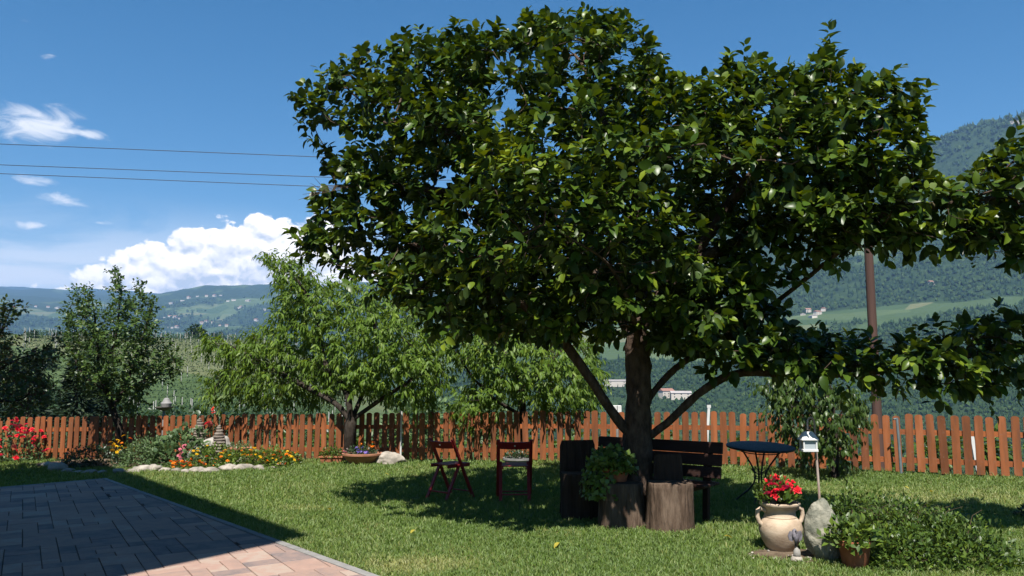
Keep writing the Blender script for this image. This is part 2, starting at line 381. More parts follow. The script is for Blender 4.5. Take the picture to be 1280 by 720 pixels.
MAT['soil'] = M('bare_soil', (0.17, 0.125, 0.085), (0.09, 0.066, 0.045), 7, 0.95, 0.9, 60, spec=0.1, c3=(0.26, 0.2, 0.14), bdist=0.03)
MAT['white_metal'] = M('white_metal', (0.72, 0.72, 0.70), (0.6, 0.6, 0.58), 8, 0.5)
MAT['rusty'] = M('rusty_pole', (0.52, 0.43, 0.37), (0.30, 0.18, 0.13), 14, 0.6, 0.2, 60, spec=0.4, stretch=(1, 1, 0.2))
MAT['bluegrey'] = M('galvanised_post', (0.22, 0.27, 0.29), (0.15, 0.185, 0.2), 9, 0.45, spec=0.5, metal=0.3)
MAT['grey_figure'] = M('grey_figurine', (0.24, 0.22, 0.24), (0.10, 0.09, 0.11), 22, 0.6, 0.3, 60)
MAT['glass'] = M('lantern_glass', (0.45, 0.5, 0.52), (0.38, 0.42, 0.45), 5, 0.15, spec=0.6)
MAT['pole'] = M('utility_pole_wood', (0.105, 0.055, 0.042), (0.065, 0.034, 0.027), 8, 0.85, 0.5, 30, stretch=(1, 1, 0.08))
MAT['cable'] = M('cable', (0.03, 0.03, 0.032), (0.02, 0.02, 0.022), 5, 0.6)
MAT['plaster'] = M('white_plaster', (0.74, 0.70, 0.63), (0.66, 0.62, 0.55), 2, 0.9, rnd=0.12)
MAT['farwall'] = M('far_plaster', (0.66, 0.60, 0.52), (0.56, 0.5, 0.43), 0.2, 0.9, rnd=0.16)
MAT['farroof'] = M('far_roof_tile', (0.34, 0.17, 0.12), (0.24, 0.13, 0.10), 0.3, 0.9, rnd=0.2)
MAT['farroofgrey'] = M('far_grey_roof', (0.42, 0.38, 0.36), (0.33, 0.3, 0.29), 0.2, 0.9, rnd=0.1)
MAT['farglass'] = M('far_window', (0.05, 0.06, 0.07), (0.04, 0.045, 0.05), 0.4, 0.3)
MAT['rooftile'] = M('roof_tile', (0.26, 0.11, 0.07), (0.17, 0.075, 0.05), 4, 0.9, 0.4, 12)
MAT['post'] = M('pale_orchard_post', (0.55, 0.53, 0.49), (0.45, 0.43, 0.4), 1, 0.9)

# pavers: a mix of rose, sand and slate stones with cloudy grain
def pavermat():
    m, t, b = newmat('paver_stone'); L = t.links
    tc = N(t, 'ShaderNodeTexCoord'); oi = N(t, 'ShaderNodeObjectInfo'); g = N(t, 'ShaderNodeNewGeometry')
    a = N(t, 'ShaderNodeMath', operation='ADD'); L.new(oi.outputs['Random'], a.inputs[0]); L.new(g.outputs['Random Per Island'], a.inputs[1])
    fr = N(t, 'ShaderNodeMath', operation='FRACT'); L.new(a.outputs[0], fr.inputs[0])
    mp = N(t, 'ShaderNodeMapping'); mp.inputs['Scale'].default_value = (1, 1, 1)
    L.new(g.outputs['Position'], mp.inputs[0])
    nz = N(t, 'ShaderNodeTexNoise'); nz.inputs['Scale'].default_value = 5.5; nz.inputs['Detail'].default_value = 8; nz.inputs['Roughness'].default_value = 0.65
    L.new(mp.outputs[0], nz.inputs['Vector'])
    mul = N(t, 'ShaderNodeMath', operation='MULTIPLY_ADD'); L.new(nz.outputs[0], mul.inputs[0]); mul.inputs[1].default_value = 1.5; mul.inputs[2].default_value = -0.75
    s = N(t, 'ShaderNodeMath', operation='ADD'); L.new(fr.outputs[0], s.inputs[0]); L.new(mul.outputs[0], s.inputs[1]); s.use_clamp = True
    c = ramp(t, s.outputs[0], [(0.0, (0.175, 0.15, 0.145)), (0.2, (0.26, 0.195, 0.175)), (0.5, (0.345, 0.235, 0.19)), (0.78, (0.40, 0.26, 0.205)), (1.0, (0.41, 0.315, 0.255))])
    L.new(c, b.inputs['Base Color']); b.inputs['Roughness'].default_value = 0.85; b.inputs['Specular IOR Level'].default_value = 0.25
    n2 = N(t, 'ShaderNodeTexNoise'); n2.inputs['Scale'].default_value = 55; n2.inputs['Detail'].default_value = 5; L.new(g.outputs['Position'], n2.inputs['Vector'])
    bp = N(t, 'ShaderNodeBump'); bp.inputs['Strength'].default_value = 0.45; bp.inputs['Distance'].default_value = 0.008
    L.new(n2.outputs[0], bp.inputs['Height']); L.new(bp.outputs[0], b.inputs['Normal'])
    return m
MAT['paver'] = pavermat()
MAT['joint'] = M('joint_sand', (0.06, 0.052, 0.045), (0.03, 0.027, 0.024), 30, 0.95, 0.5, 90)

def lawnmat():
    m, t, b = newmat('lawn_ground'); L = t.links
    g = N(t, 'ShaderNodeNewGeometry')
    n1 = N(t, 'ShaderNodeTexNoise'); n1.inputs['Scale'].default_value = 0.9; n1.inputs['Detail'].default_value = 5; L.new(g.outputs['Position'], n1.inputs['Vector'])
    n2 = N(t, 'ShaderNodeTexNoise'); n2.inputs['Scale'].default_value = 40; n2.inputs['Detail'].default_value = 4; L.new(g.outputs['Position'], n2.inputs['Vector'])
    ad = N(t, 'ShaderNodeMath', operation='MULTIPLY_ADD'); L.new(n2.outputs[0], ad.inputs[0]); ad.inputs[1].default_value = 0.5; 
    L.new(n1.outputs[0], ad.inputs[2])
    c = ramp(t, ad.outputs[0], [(0.45, (0.045, 0.075, 0.016)), (0.72, (0.085, 0.13, 0.026)), (0.98, (0.17, 0.165, 0.055))])
    L.new(c, b.inputs['Base Color']); b.inputs['Roughness'].default_value = 0.9; b.inputs['Specular IOR Level'].default_value = 0.15
    bp = N(t, 'ShaderNodeBump'); bp.inputs['Strength'].default_value = 0.8; bp.inputs['Distance'].default_value = 0.04
    L.new(n2.outputs[0], bp.inputs['Height']); L.new(bp.outputs[0], b.inputs['Normal'])
    return m
MAT['lawn'] = lawnmat()

def terrainmat():
    m, t, b = newmat('hillside'); L = t.links
    a = N(t, 'ShaderNodeAttribute', attribute_name='forest'); f2 = N(t, 'ShaderNodeAttribute', attribute_name='field')
    g = N(t, 'ShaderNodeNewGeometry')
    mp = N(t, 'ShaderNodeMapping'); mp.inputs['Scale'].default_value = (0.004, 0.004, 0.004); L.new(g.outputs['Position'], mp.inputs[0])
    vo = N(t, 'ShaderNodeTexVoronoi'); vo.inputs['Scale'].default_value = 1.6; L.new(mp.outputs[0], vo.inputs['Vector'])
    nz = N(t, 'ShaderNodeTexNoise'); nz.inputs['Scale'].default_value = 8; nz.inputs['Detail'].default_value = 9; L.new(mp.outputs[0], nz.inputs['Vector'])
    sepc = N(t, 'ShaderNodeSeparateColor'); L.new(vo.outputs['Color'], sepc.inputs[0])
    fieldc = ramp(t, sepc.outputs[0], [(0.1, (0.05, 0.085, 0.034)), (0.45, (0.07, 0.105, 0.042)), (0.75, (0.09, 0.13, 0.055)), (0.96, (0.135, 0.145, 0.075))])
    forc = ramp(t, nz.outputs[0], [(0.3, (0.014, 0.03, 0.014)), (0.7, (0.038, 0.065, 0.024))])
    nm = N(t, 'ShaderNodeMath', operation='MULTIPLY_ADD'); L.new(nz.outputs[0], nm.inputs[0]); nm.inputs[1].default_value = 0.5; L.new(a.outputs['Fac'], nm.inputs[2])
    mr = N(t, 'ShaderNodeMapRange'); mr.inputs[1].default_value = 0.70; mr.inputs[2].default_value = 0.80; L.new(nm.outputs[0], mr.inputs[0])
    mx = N(t, 'ShaderNodeMix', data_type='RGBA'); L.new(mr.outputs[0], mx.inputs['Factor']); L.new(fieldc, mx.inputs['A']); L.new(forc, mx.inputs['B'])
    # bare rock high on the mountain
    rk = N(t, 'ShaderNodeTexNoise'); rk.inputs['Scale'].default_value = 5.0; rk.inputs['Detail'].default_value = 10; rk.inputs['Roughness'].default_value = 0.7
    mp2 = N(t, 'ShaderNodeMapping'); mp2.inputs['Scale'].default_value = (0.0022, 0.0008, 0.0012); L.new(g.outputs['Position'], mp2.inputs[0]); L.new(mp2.outputs[0], rk.inputs['Vector'])
    ra = N(t, 'ShaderNodeMath', operation='MULTIPLY'); L.new(rk.outputs[0], ra.inputs[0]); L.new(f2.outputs['Fac'], ra.inputs[1])
    rr = N(t, 'ShaderNodeMapRange'); rr.inputs[1].default_value = 0.60; rr.inputs[2].default_value = 0.68; L.new(ra.outputs[0], rr.inputs[0])
    m2 = N(t, 'ShaderNodeMix', data_type='RGBA'); L.new(rr.outputs[0], m2.inputs['Factor']); L.new(mx.outputs['Result'], m2.inputs['A']); m2.inputs['B'].default_value = (0.20, 0.18, 0.165, 1)
    L.new(m2.outputs['Result'], b.inputs['Base Color']); b.inputs['Roughness'].default_value = 0.95; b.inputs['Specular IOR Level'].default_value = 0.05
    bp = N(t, 'ShaderNodeBump'); bp.inputs['Strength'].default_value = 0.7; bp.inputs['Distance'].default_value = 12
    L.new(nz.outputs[0], bp.inputs['Height']); L.new(bp.outputs[0], b.inputs['Normal'])
    return m
MAT['terrain'] = terrainmat()

# ------------------------------------------------------------------ terrain
RL = np.array([3, 12, 16, 22, 40, 100, 200, 400, 700, 1000, 1400, 2000, 2600, 3200, 4500, 7000, 10000, 14000], float)
# rows: picture column -> rise over distance as seen from eye height
COLS = [
 (-900, [None, None, None, None, -.06, -.03, .0, .04, .06, .07, .07, .07, .07, .07, .08, .10, .10, .09]),
 (0,    [None, None, None, None, -.085, -.066, -.034, .048, .00, -.02, -.02, -.01, .01, .025, .05, .082, .095, .097]),
 (150,  [None, None, None, None, -.085, -.066, -.034, .048, .00, -.02, -.02, -.01, .01, .028, .055, .093, .096, .097]),
 (345,  [None, None, None, None, -.085, -.066, -.036, .047, .00, -.02, -.015, .0, .02, .04, .07, .117, .105, .09]),
 (480,  [None, None, None, None, -.095, -.085, -.065, -.02, -.03, -.04, -.02, .01, .03, .055, .09, .12, .11, .08]),
 (640,  [None, None, None, None, -.11, -.12, -.12, -.11, -.085, -.045, .02, .06, .075, .085, .10, .115, .10, .08]),
 (960,  [None, None, None, None, -.11, -.13, -.13, -.12, -.09, -.045, .028, .074, .135, .215, .19, .14, .10, .08]),
 (1165, [None, None, None, None, -.11, -.13, -.13, -.12, -.09, -.045, .030, .080, .155, .268, .24, .15, .10, .08]),
 (1290, [None, None, None, None, -.11, -.13, -.13, -.12, -.09, -.045, .032, .084, .170, .284, .24, .15, .10, .08]),
 (2400, [None, None, None, None, -.08, -.09, -.09, -.08, -.06, -.02, .03, .09, .19, .32, .24, .15, .10, .08]),
]
NEARZ = [-0.75, -0.75, -0.85, -1.25]
colaz = []; tabz = []
for x, e in COLS:
    colaz.append(math.atan((x - 640) / F))
    tabz.append([NEARZ[i] if v is None else EYE + v * RL[i] * math.cos(colaz[-1]) ** 0 for i, v in enumerate(e)])
# behind the viewer: a gentle village slope
colaz = [-PI, -PI * 0.75] + colaz + [PI * 0.75, PI]
back = NEARZ + [-0.9, 2, 6, 14, 28, 45, 70, 110, 160, 220, 350, 500, 600, 600]
tabz = [back, back] + tabz + [back, back]
colaz = np.array(colaz); tabz = np.array(tabz); LR = np.log(RL)
# smooth table along log r with a monotone-ish cubic
def terr(x, y, detail=True):
    x = np.asarray(x, float); y = np.asarray(y, float)
    r = np.clip(np.hypot(x, y), 3, 13999); a = np.arctan2(x, y)
    ia = np.clip(np.searchsorted(colaz, a) - 1, 0, len(colaz) - 2)
    fa = (a - colaz[ia]) / (colaz[ia + 1] - colaz[ia]); fa = np.clip(fa, 0, 1); fa = fa * fa * (3 - 2 * fa) * 0.5 + fa * 0.5
    l = np.log(r); ir = np.clip(np.searchsorted(LR, l) - 1, 0, len(LR) - 2)
    fr = (l - LR[ir]) / (LR[ir + 1] - LR[ir]); fr = np.clip(fr, 0, 1); fr = fr * fr * (3 - 2 * fr) * 0.35 + fr * 0.65
    z0 = tabz[ia, ir] * (1 - fr) + tabz[ia, ir + 1] * fr
    z1 = tabz[ia + 1, ir] * (1 - fr) + tabz[ia + 1, ir + 1] * fr
    z = z0 * (1 - fa) + z1 * fa
    if detail:
        z = z + wav(x, y) * np.clip((r - 250) / 2500, 0, 1) * np.minimum(r, 3500) * 0.011 * (0.45 + 0.3 * np.clip((a + 0.25) / 0.3, 0, 1))
    return z
_wr = np.random.default_rng(5)
_W = [(k, _wr.uniform(0, 2 * PI), _wr.uniform(0, 2 * PI), amp) for k, amp in
      ((1 / 2100, 1.0), (1 / 1300, .8), (1 / 760, .6), (1 / 470, .42), (1 / 260, .28), (1 / 150, .16), (1 / 90, .1)) for _ in range(2)]
def wav(x, y):
    s = 0
    for k, th, ph, am in _W: s = s + am * np.sin(2 * PI * k * (x * np.cos(th) + y * np.sin(th)) + ph + 0.8 * np.sin(2 * PI * k * 0.6 * (y * np.cos(th) - x * np.sin(th))))
    return s / 1.7
def forestmask(x, y):
    r = np.hypot(x, y)
    a = np.arctan2(x, y)
    px = 640 + F * np.tan(np.clip(a, -1.2, 1.2))
    w = wav(x * 1.7 + 900, y * 1.7 - 300) * 0.34 + wav(y * 3.1, x * 3.1 + 77) * 0.15
    base = np.interp(r, [0, 200, 300, 800, 1420, 1480, 1960, 2060, 4000, 7000, 9000], [0, 0.4, 0.85, 0.9, 0.8, 0.36, 0.36, 0.95, 0.85, 0.5, 0.6])
    left = np.interp(r, [0, 250, 420, 1000, 4000, 5000, 6600, 7000, 14000], [.2, 0.42, 0.46, .7, 0.75, 0.66, 0.66, 0.8, 0.8])
    k = np.clip((px - 420) / 250, 0, 1)
    strip = np.clip((px - 1090) / 110, 0, 1) * np.clip((1850 - r) / 150, 0, 1) * (r > 1400) * 0.45
    return np.clip(left * (1 - k) + base * k + strip + w * 0.8, 0, 1)

angs = np.concatenate([np.linspace(-PI, -0.72, 40, endpoint=False), np.linspace(-0.72, 0.72, 560, endpoint=False), np.linspace(0.72, PI, 40)])
rads = np.exp(np.linspace(math.log(3), math.log(13990), 250))
A, R_ = np.meshgrid(angs, rads, indexing='ij')
X = np.sin(A) * R_; Y = np.cos(A) * R_; Z = terr(X, Y)
Z = Z - np.clip((14 - R_) / 6, 0, 1) * 0.6
nA, nR = X.shape
V = np.stack([X, Y, Z], -1).reshape(-1, 3)
idx = np.arange(nA * nR).reshape(nA, nR)
q = np.stack([idx[:-1, :-1], idx[1:, :-1], idx[1:, 1:], idx[:-1, 1:]], -1).reshape(-1, 4)[:, ::-1]
fm = forestmask(X, Y).ravel()
rk = (np.clip((R_ - 2400) / 500, 0, 1) * np.clip((np.arctan2(X, Y) - 0.38) / 0.12, 0, 1)).ravel()
tmesh = mesh_np('hills', V, q, MAT['terrain'], True, {'forest': fm, 'field': rk})
tag(link('hills', tmesh), 'wooded hills and valley slopes beyond the garden', None, None, 'structure')

# far woods as one mass of small crowns
def blobs(P, S, H, seed, sides=4):
    g = np.random.default_rng(seed); n = len(P)
    tv = [(math.cos(2 * PI * (k + .5 * lv) / sides), math.sin(2 * PI * (k + .5 * lv) / sides), lv) for lv in (0, 1) for k in range(sides)] + [(0, 0, 2)]
    tv = np.array(tv); nv = len(tv); f = []
    for k in range(sides):
        a, b = k, (k + 1) % sides
        f += [(a, b, a + sides), (b, b + sides, a + sides)]
    for k in range(sides): f.append((sides + k, sides + (k + 1) % sides, nv - 1))
    f = np.array(f)
    con = (g.uniform(0, 1, n) < .4)[:, None]                       # pointed spruces among round crowns
    rt = np.where(tv[None, :, 2] == 0, np.where(con, .95, .85), np.where(tv[None, :, 2] == 1, np.where(con, .5, .85), 0))
    zt = np.where(tv[None, :, 2] == 0, np.where(con, .1, .22), np.where(tv[None, :, 2] == 1, np.where(con, .5, .68), np.where(con, 1.25, 1.0)))
    rot = g.uniform(0, 2 * PI, n); c, s = np.cos(rot)[:, None], np.sin(rot)[:, None]
    jit = g.uniform(0.6, 1.35, (n, nv)); S2 = (S * np.where(con[:, 0], .75, 1))[:, None]
    x = tv[None, :, 0] * rt * jit + g.normal(0, .12, (n, nv)); y = tv[None, :, 1] * rt * jit + g.normal(0, .12, (n, nv)); z = zt * g.uniform(0.85, 1.15, (n, nv))
    V = np.stack([P[:, 0:1] + S2 * (x * c - y * s), P[:, 1:2] + S2 * (x * s + y * c), P[:, 2:3] + H[:, None] * z], -1).reshape(-1, 3)
    Fc = (f[None] + (np.arange(n) * nv)[:, None, None]).reshape(-1, 3)
    rnd = np.repeat(np.where(con[:, 0], g.uniform(0, .45, n), g.uniform(.2, 1, n)), nv)
    return V, Fc, rnd
n = 210000
a = np.arctan((rng.uniform(-60, 1340, n) - 640) / F); r = np.exp(rng.uniform(math.log(260), math.log(5600), n))
x, y = np.sin(a) * r, np.cos(a) * r
keep = forestmask(x, y) > rng.uniform(0.42, 0.66, n)
x, y, r = x[keep][:70000], y[keep][:70000], r[keep][:70000]
H = rng.uniform(7, 15, len(x)) * np.clip(r / 2200, 0.35, 1.5); S = H * rng.uniform(0.32, 0.5, len(x))
V, Fc, rd = blobs(np.stack([x, y, terr(x, y) - H * 0.12], -1), S, H, 3)
tag(link('far_woods', mesh_np('far_woods', V, Fc, MAT['forest'], False, {'rnd': rd})), 'dense dark green woods covering the far slopes', 'woods', None, 'stuff')

# ------------------------------------------------------------------ garden ground
FENCE = np.array([(-16.5, 18.6), (-10.7, 18.2), (-4.75, 17.1), (0.95, 15.5), (3.9, 14.55), (6.5, 13.45), (7.9, 12.75), (11.5, 10.9)])
def fence_y(x): return np.interp(x, FENCE[:, 0], FENCE[:, 1])
xs = np.linspace(-16.5, 11.5, 113); ts = np.linspace(0, 1, 60)
gx, gt = np.meshgrid(xs, ts, indexing='ij'); gy = -6 + gt * (fence_y(gx) + 0.35 + 6)
gzz = 0.02 * np.minimum(gx, 2.0)
V = np.stack([gx, gy, gzz], -1).reshape(-1, 3)
idx = np.arange(len(V)).reshape(len(xs), len(ts))
q = np.stack([idx[:-1, :-1], idx[1:, :-1], idx[1:, 1:], idx[:-1, 1:]], -1).reshape(-1, 4)
# skirt down the far bank
sk = V[idx[:, -1]].copy(); sk[:, 2] -= 1.0; sk[:, 1] += 0.5
o = len(V); V = np.vstack([V, sk]); e = idx[:, -1]; j = np.arange(len(xs)) + o
q = np.vstack([q, np.stack([e[:-1], e[1:], j[1:], j[:-1]], -1)])
lawn = tag(link('lawn', mesh_np('lawn', V, q, MAT['lawn'], True)), 'green garden lawn inside the picket fence', None, None, 'structure')

# patio: corner, two edges, in its own plane
PC = gnd(134, 600.5); PE = gnd(455, 718)
U = (PE - PC)[:2]; U /= np.linalg.norm(U)            # along the kerb, towards the viewer
Wd = np.array([-U[1], U[0]]);                          # across the patio, away from the lawn
P0 = gnd(2, 612.5)[:2] - PC[:2]
if np.dot(P0, Wd) < 0: Wd = -Wd
def pat(u, w, h=0.0):
    p = PC[:2] + U * u + Wd * w
    return (p[0], p[1], 0.02 * min(p[0], 2.0) + h)
tilt = Matrix.Rotation(-math.atan(0.02), 3, 'Y')
ux = Vector((U[0], U[1], 0.02 * U[0])).normalized(); wx = Vector((Wd[0], Wd[1], 0.02 * Wd[0])).normalized(); nx = ux.cross(wx)
if nx.z < 0: nx = -nx
PATM = Matrix((ux, wx, nx)).transposed()               # patio axes -> world
PU, PW = 12.5, 7.0
KW = 0.075
patio = link('patio', None) if False else None
pm = MB(); 
c = [pat(-0.0, -0.0, -0.02), pat(PU, 0, -0.02), pat(PU, PW, -0.02), pat(0, PW, -0.02)]
c2 = [(p[0], p[1], p[2] + 0.027) for p in c]
pm.add(c + c2, [(3, 2, 1, 0), (4, 5, 6, 7), (0, 1, 5, 4), (1, 2, 6, 5), (2, 3, 7, 6), (3, 0, 4, 7)])
patio = tag(pm.build('patio', MAT['joint']), 'paved terrace of rose and slate stones with grey kerb', None, None, 'structure')
# stones are laid square to the view line, a little off the kerb, and cut where they meet it
QU = np.array([-0.52, 0.854]); QU /= np.linalg.norm(QU); QV = np.array([-QU[1], QU[0]])
MU, MV = 0.205, 0.150
rr = random.Random(21)
cor = np.array([PC[:2] + U * a_ + Wd * b_ for a_, b_ in ((0, 0), (PU, 0), (PU, PW), (0, PW))]) - PC[:2]
u0, u1 = (cor @ QU).min(), (cor @ QU).max(); v0, v1 = (cor @ QV).min(), (cor @ QV).max()
nu, nw = int((u1 - u0) / MU) + 1, int((v1 - v0) / MV) + 1
occ = np.zeros((nu, nw), bool); pav = []
for i in range(nu):
    for j in range(nw):
        if occ[i, j]: continue
        opts = [(2, 2), (1, 2), (2, 3), (1, 2), (2, 1), (1, 3), (2, 2), (1, 1)]
        rr.shuffle(opts)
        for a_, b_ in opts + [(1, 1)]:
            if i + a_ <= nu and j + b_ <= nw and not occ[i:i + a_, j:j + b_].any():
                occ[i:i + a_, j:j + b_] = True; pav.append((i, j, a_, b_)); break
def clip_poly(poly, nrm, off):
    out_ = []
    for k in range(len(poly)):
        a_, b_ = poly[k], poly[(k + 1) % len(poly)]; da, db = a_ @ nrm - off, b_ @ nrm - off
        if da >= 0: out_.append(a_)
        if (da >= 0) != (db >= 0): out_.append(a_ + (b_ - a_) * da / (da - db))
    return out_
def paver_prism(pts):
    """pts: outline in plan about its own centre; chamfered slab"""
    n_ = len(pts); c_ = sum(pts) / n_; V = []
    for zz, k_ in ((0.0, 0.0), (0.016, 0.0), (0.0205, 0.006)):
        for p in pts:
            d_ = c_ - p; L_ = np.linalg.norm(d_); q_ = p + d_ * (k_ / max(L_, 1e-6)); V.append((q_[0], q_[1], zz))
    Fc = [tuple(2 * n_ + k for k in range(n_))]
    for lv in range(2):
        for k in range(n_): Fc.append((lv * n_ + k, lv * n_ + (k + 1) % n_, lv * n_ + n_ + (k + 1) % n_, lv * n_ + n_ + k))
    return MB().add(V, Fc)
TILT = Matrix(((1, 0, 0), (0, 1, 0), (0.02, 0, 1)))            # the terrace drains a little to the left
pshape = {}; info = []
for (i, j, a_, b_) in pav:
    ua, ub = u0 + i * MU + .003, u0 + (i + a_) * MU - .003; va, vb = v0 + j * MV + .003, v0 + (j + b_) * MV - .003
    poly = [QU * u_ + QV * v_ for u_, v_ in ((ua, va), (ub, va), (ub, vb), (ua, vb))]; full = poly
    for nrm, off in ((U, .005), (-U, -PU), (Wd, KW + .003), (-Wd, -PW)):
        poly = clip_poly(poly, nrm, off)
        if len(poly) < 3: break
    if len(poly) < 3: continue
    ar = abs(sum(poly[k][0] * poly[(k + 1) % len(poly)][1] - poly[k][1] * poly[(k + 1) % len(poly)][0] for k in range(len(poly)))) / 2
    if ar < .0008: continue
    c_ = sum(poly) / len(poly); cut = ar < a_ * MU * b_ * MV * .93
    rel = [p - c_ for p in poly]
    if np.cross(np.append(rel[1] - rel[0], 0), np.append(rel[2] - rel[1], 0))[2] < 0: rel = rel[::-1]
    w_ = PC[:2] + c_; p = (w_[0], w_[1], 0.02 * min(w_[0], 2.0) + .007)
    pxx, pyy, dep = proj([p]); dep = dep[0]
    inview = dep > 1 and -30 < pxx[0] < 1300 and pyy[0] < 735
    info.append((ar / dep ** 2 if inview else 0, p, rel, (a_, b_) if not cut else None))
info.sort(key=lambda q: -q[0])
rest = MB()
for k, (sc_, p, rel, key) in enumerate(info):
    jz = rr.uniform(-0.0015, 0.0015)
    if k < 298 and sc_ > 0:
        if key is None: me = paver_prism(rel).mesh('paver', MAT['paver'])
        else:
            if key not in pshape: pshape[key] = paver_prism(rel).mesh('paver', MAT['paver'])
            me = pshape[key]
        o = link('paver', me, patio)
        o.matrix_local = Matrix.Translation((p[0], p[1], p[2] + jz)) @ TILT.to_4x4() @ Matrix.Rotation(rr.uniform(-0.004, 0.004), 4, 'Z')
    else:
        t_ = paver_prism(rel); rest.add([tuple(TILT @ Vector(v) + Vector(p)) for v in t_.v], t_.f)
o = rest.build('paver_field', MAT['paver'], patio); o['kind'] = 'stuff'
ks = MB().box((0.4975, 0, 0), (0.995, KW, 0.07), None, 0.006).mesh('kerb_stone', MAT['concrete'])
for k in range(12):
    o = link('kerb_stone', ks, patio); o.matrix_local = Matrix.Translation(pat(k * 1.0, KW / 2 - 0.004, 0.0)) @ PATM.to_4x4()
ks2 = MB().box((0, 0.4975, 0), (KW, 0.995, 0.07), None, 0.006).mesh('kerb_stone', MAT['concrete'])
for k in range(7):
    o = link('kerb_stone', ks2, patio); o.matrix_local = Matrix.Translation(pat(-KW / 2 - 0.002, k * 1.0 - 0.04, 0.0)) @ PATM.to_4x4()
def in_patio(x, y, m=0.0):
    d0 = x - PC[0]; d1 = y - PC[1]
    u = d0 * U[0] + d1 * U[1]; w = d0 * Wd[0] + d1 * Wd[1]
    return (u > -KW - m) & (w > -m) & (u < PU) & (w < PW)

# bare soil round the jar
SOIL = gnd(1000, 697)
def in_soil(x, y): return ((x - SOIL[0]) / 0.40) ** 2 + ((y - SOIL[1] - 0.1) / 0.22) ** 2 < 1
BEDC = gnd(212, 578); 
def in_bed(x, y): return ((x - BEDC[0]) / 3.1) ** 2 + ((y - BEDC[1] - 0.35) / 1.25) ** 2 < 1

# grass blades: dense near the viewer, larger and sparser far off
def grass(name, n, xr, yfun, hfun, mat, seed, reject, wscale=1.0, dens=1.0):
    g = np.random.default_rng(seed)
    nc = n // 7
    px = g.uniform(-40, 1330, nc); yy = yfun(g.uniform(0, 1, nc)); x = (px - 640) / F * yy
    x = np.repeat(x, 7) + g.normal(0, .016, nc * 7); yy = np.repeat(yy, 7) + g.normal(0, .016, nc * 7); cid = np.repeat(g.normal(0, 1, nc), 7); n = nc * 7
    ok = ~reject(x, yy)
    x, yy, cid = x[ok], yy[ok], cid[ok]; n = len(x)
    z = 0.02 * np.minimum(x, 2.0)
    patch = 0.5 + 0.5 * np.sin(x * 1.3 + 1.7 * np.sin(yy * 0.9)) * np.cos(yy * 1.1 + 0.8 * np.sin(x * 2.1))
    patch = np.clip(patch * 0.6 + 0.4 * (0.5 + 0.5 * np.sin(x * 5.3 + 2 * np.sin(yy * 4.1)) * np.cos(yy * 4.7)), 0, 1)
    h = hfun(yy) * g.uniform(0.5, 1.35, n) * (0.72 + 0.55 * patch) * (1 + .22 * cid.clip(-1.5, 2))
    w = (0.0018 + 0.00030 * yy) * g.uniform(0.7, 1.3, n) * wscale
    th = g.uniform(0, 2 * PI, n); ln = g.uniform(0.15, 0.95, n) * h; la = g.uniform(0, 2 * PI, n)
    c, s = np.cos(th), np.sin(th)
    b0 = np.stack([x - w * c, yy - w * s, z], -1); b1 = np.stack([x + w * c, yy + w * s, z], -1)
    mx_ = x + np.cos(la) * ln * 0.35; my = yy + np.sin(la) * ln * 0.35
    m0 = np.stack([mx_ - w * c * .75, my - w * s * .75, z + h * .6], -1); m1 = np.stack([mx_ + w * c * .75, my + w * s * .75, z + h * .6], -1)
    tp = np.stack([x + np.cos(la) * ln, yy + np.sin(la) * ln, z + h * .92], -1)
    V = np.stack([b0, b1, m1, m0, tp], 1).reshape(-1, 3); k = np.arange(n)[:, None] * 5
    Q = k + np.array([[0, 1, 2, 3]]); T = k + np.array([[3, 2, 4]])
    dry = np.exp(-(((x + 0.85) / 0.5) ** 2 + ((yy - 7.1) / 0.35) ** 2)) * 0.8 + np.exp(-(((x - 5.2) / 1.9) ** 2 + ((yy - 10.2) / 1.4) ** 2)) * 0.42 + np.exp(-(((x + 2.6) / .5) ** 2 + ((yy - 10.4) / .3) ** 2)) * 0.4
    big_p = np.sin(x * .9 + 2.1 * np.sin(yy * .55 + .7)) * np.cos(yy * .8 + 1.3 * np.sin(x * .7)); fine_p = np.sin(x * 11 + 3 * np.sin(yy * 9)) * np.cos(yy * 12 + 2 * np.sin(x * 7))
    rd = np.clip(g.normal(0.36, 0.16, n) + cid * .12 + (patch - 0.5) * 0.34 + big_p * .10 + fine_p * .07 + dry, 0, 1)
    return mesh_np(name, V, [Q, T], mat, True, {'rnd': np.repeat(rd, 5)})
gy_near = lambda u: 5.9 * (18.2 / 5.9) ** u
gm = grass('grass', 520000, None, gy_near, lambda y: 0.020 + 0.0017 * y, MAT['grass'], 4,
           lambda x, y: in_patio(x, y, -0.01) | in_soil(x, y) | (y > fence_y(x) + 0.15) | (in_bed(x, y)) )
tag(link('grass', gm), 'short mown green grass of the garden lawn', 'grass', None, 'stuff')
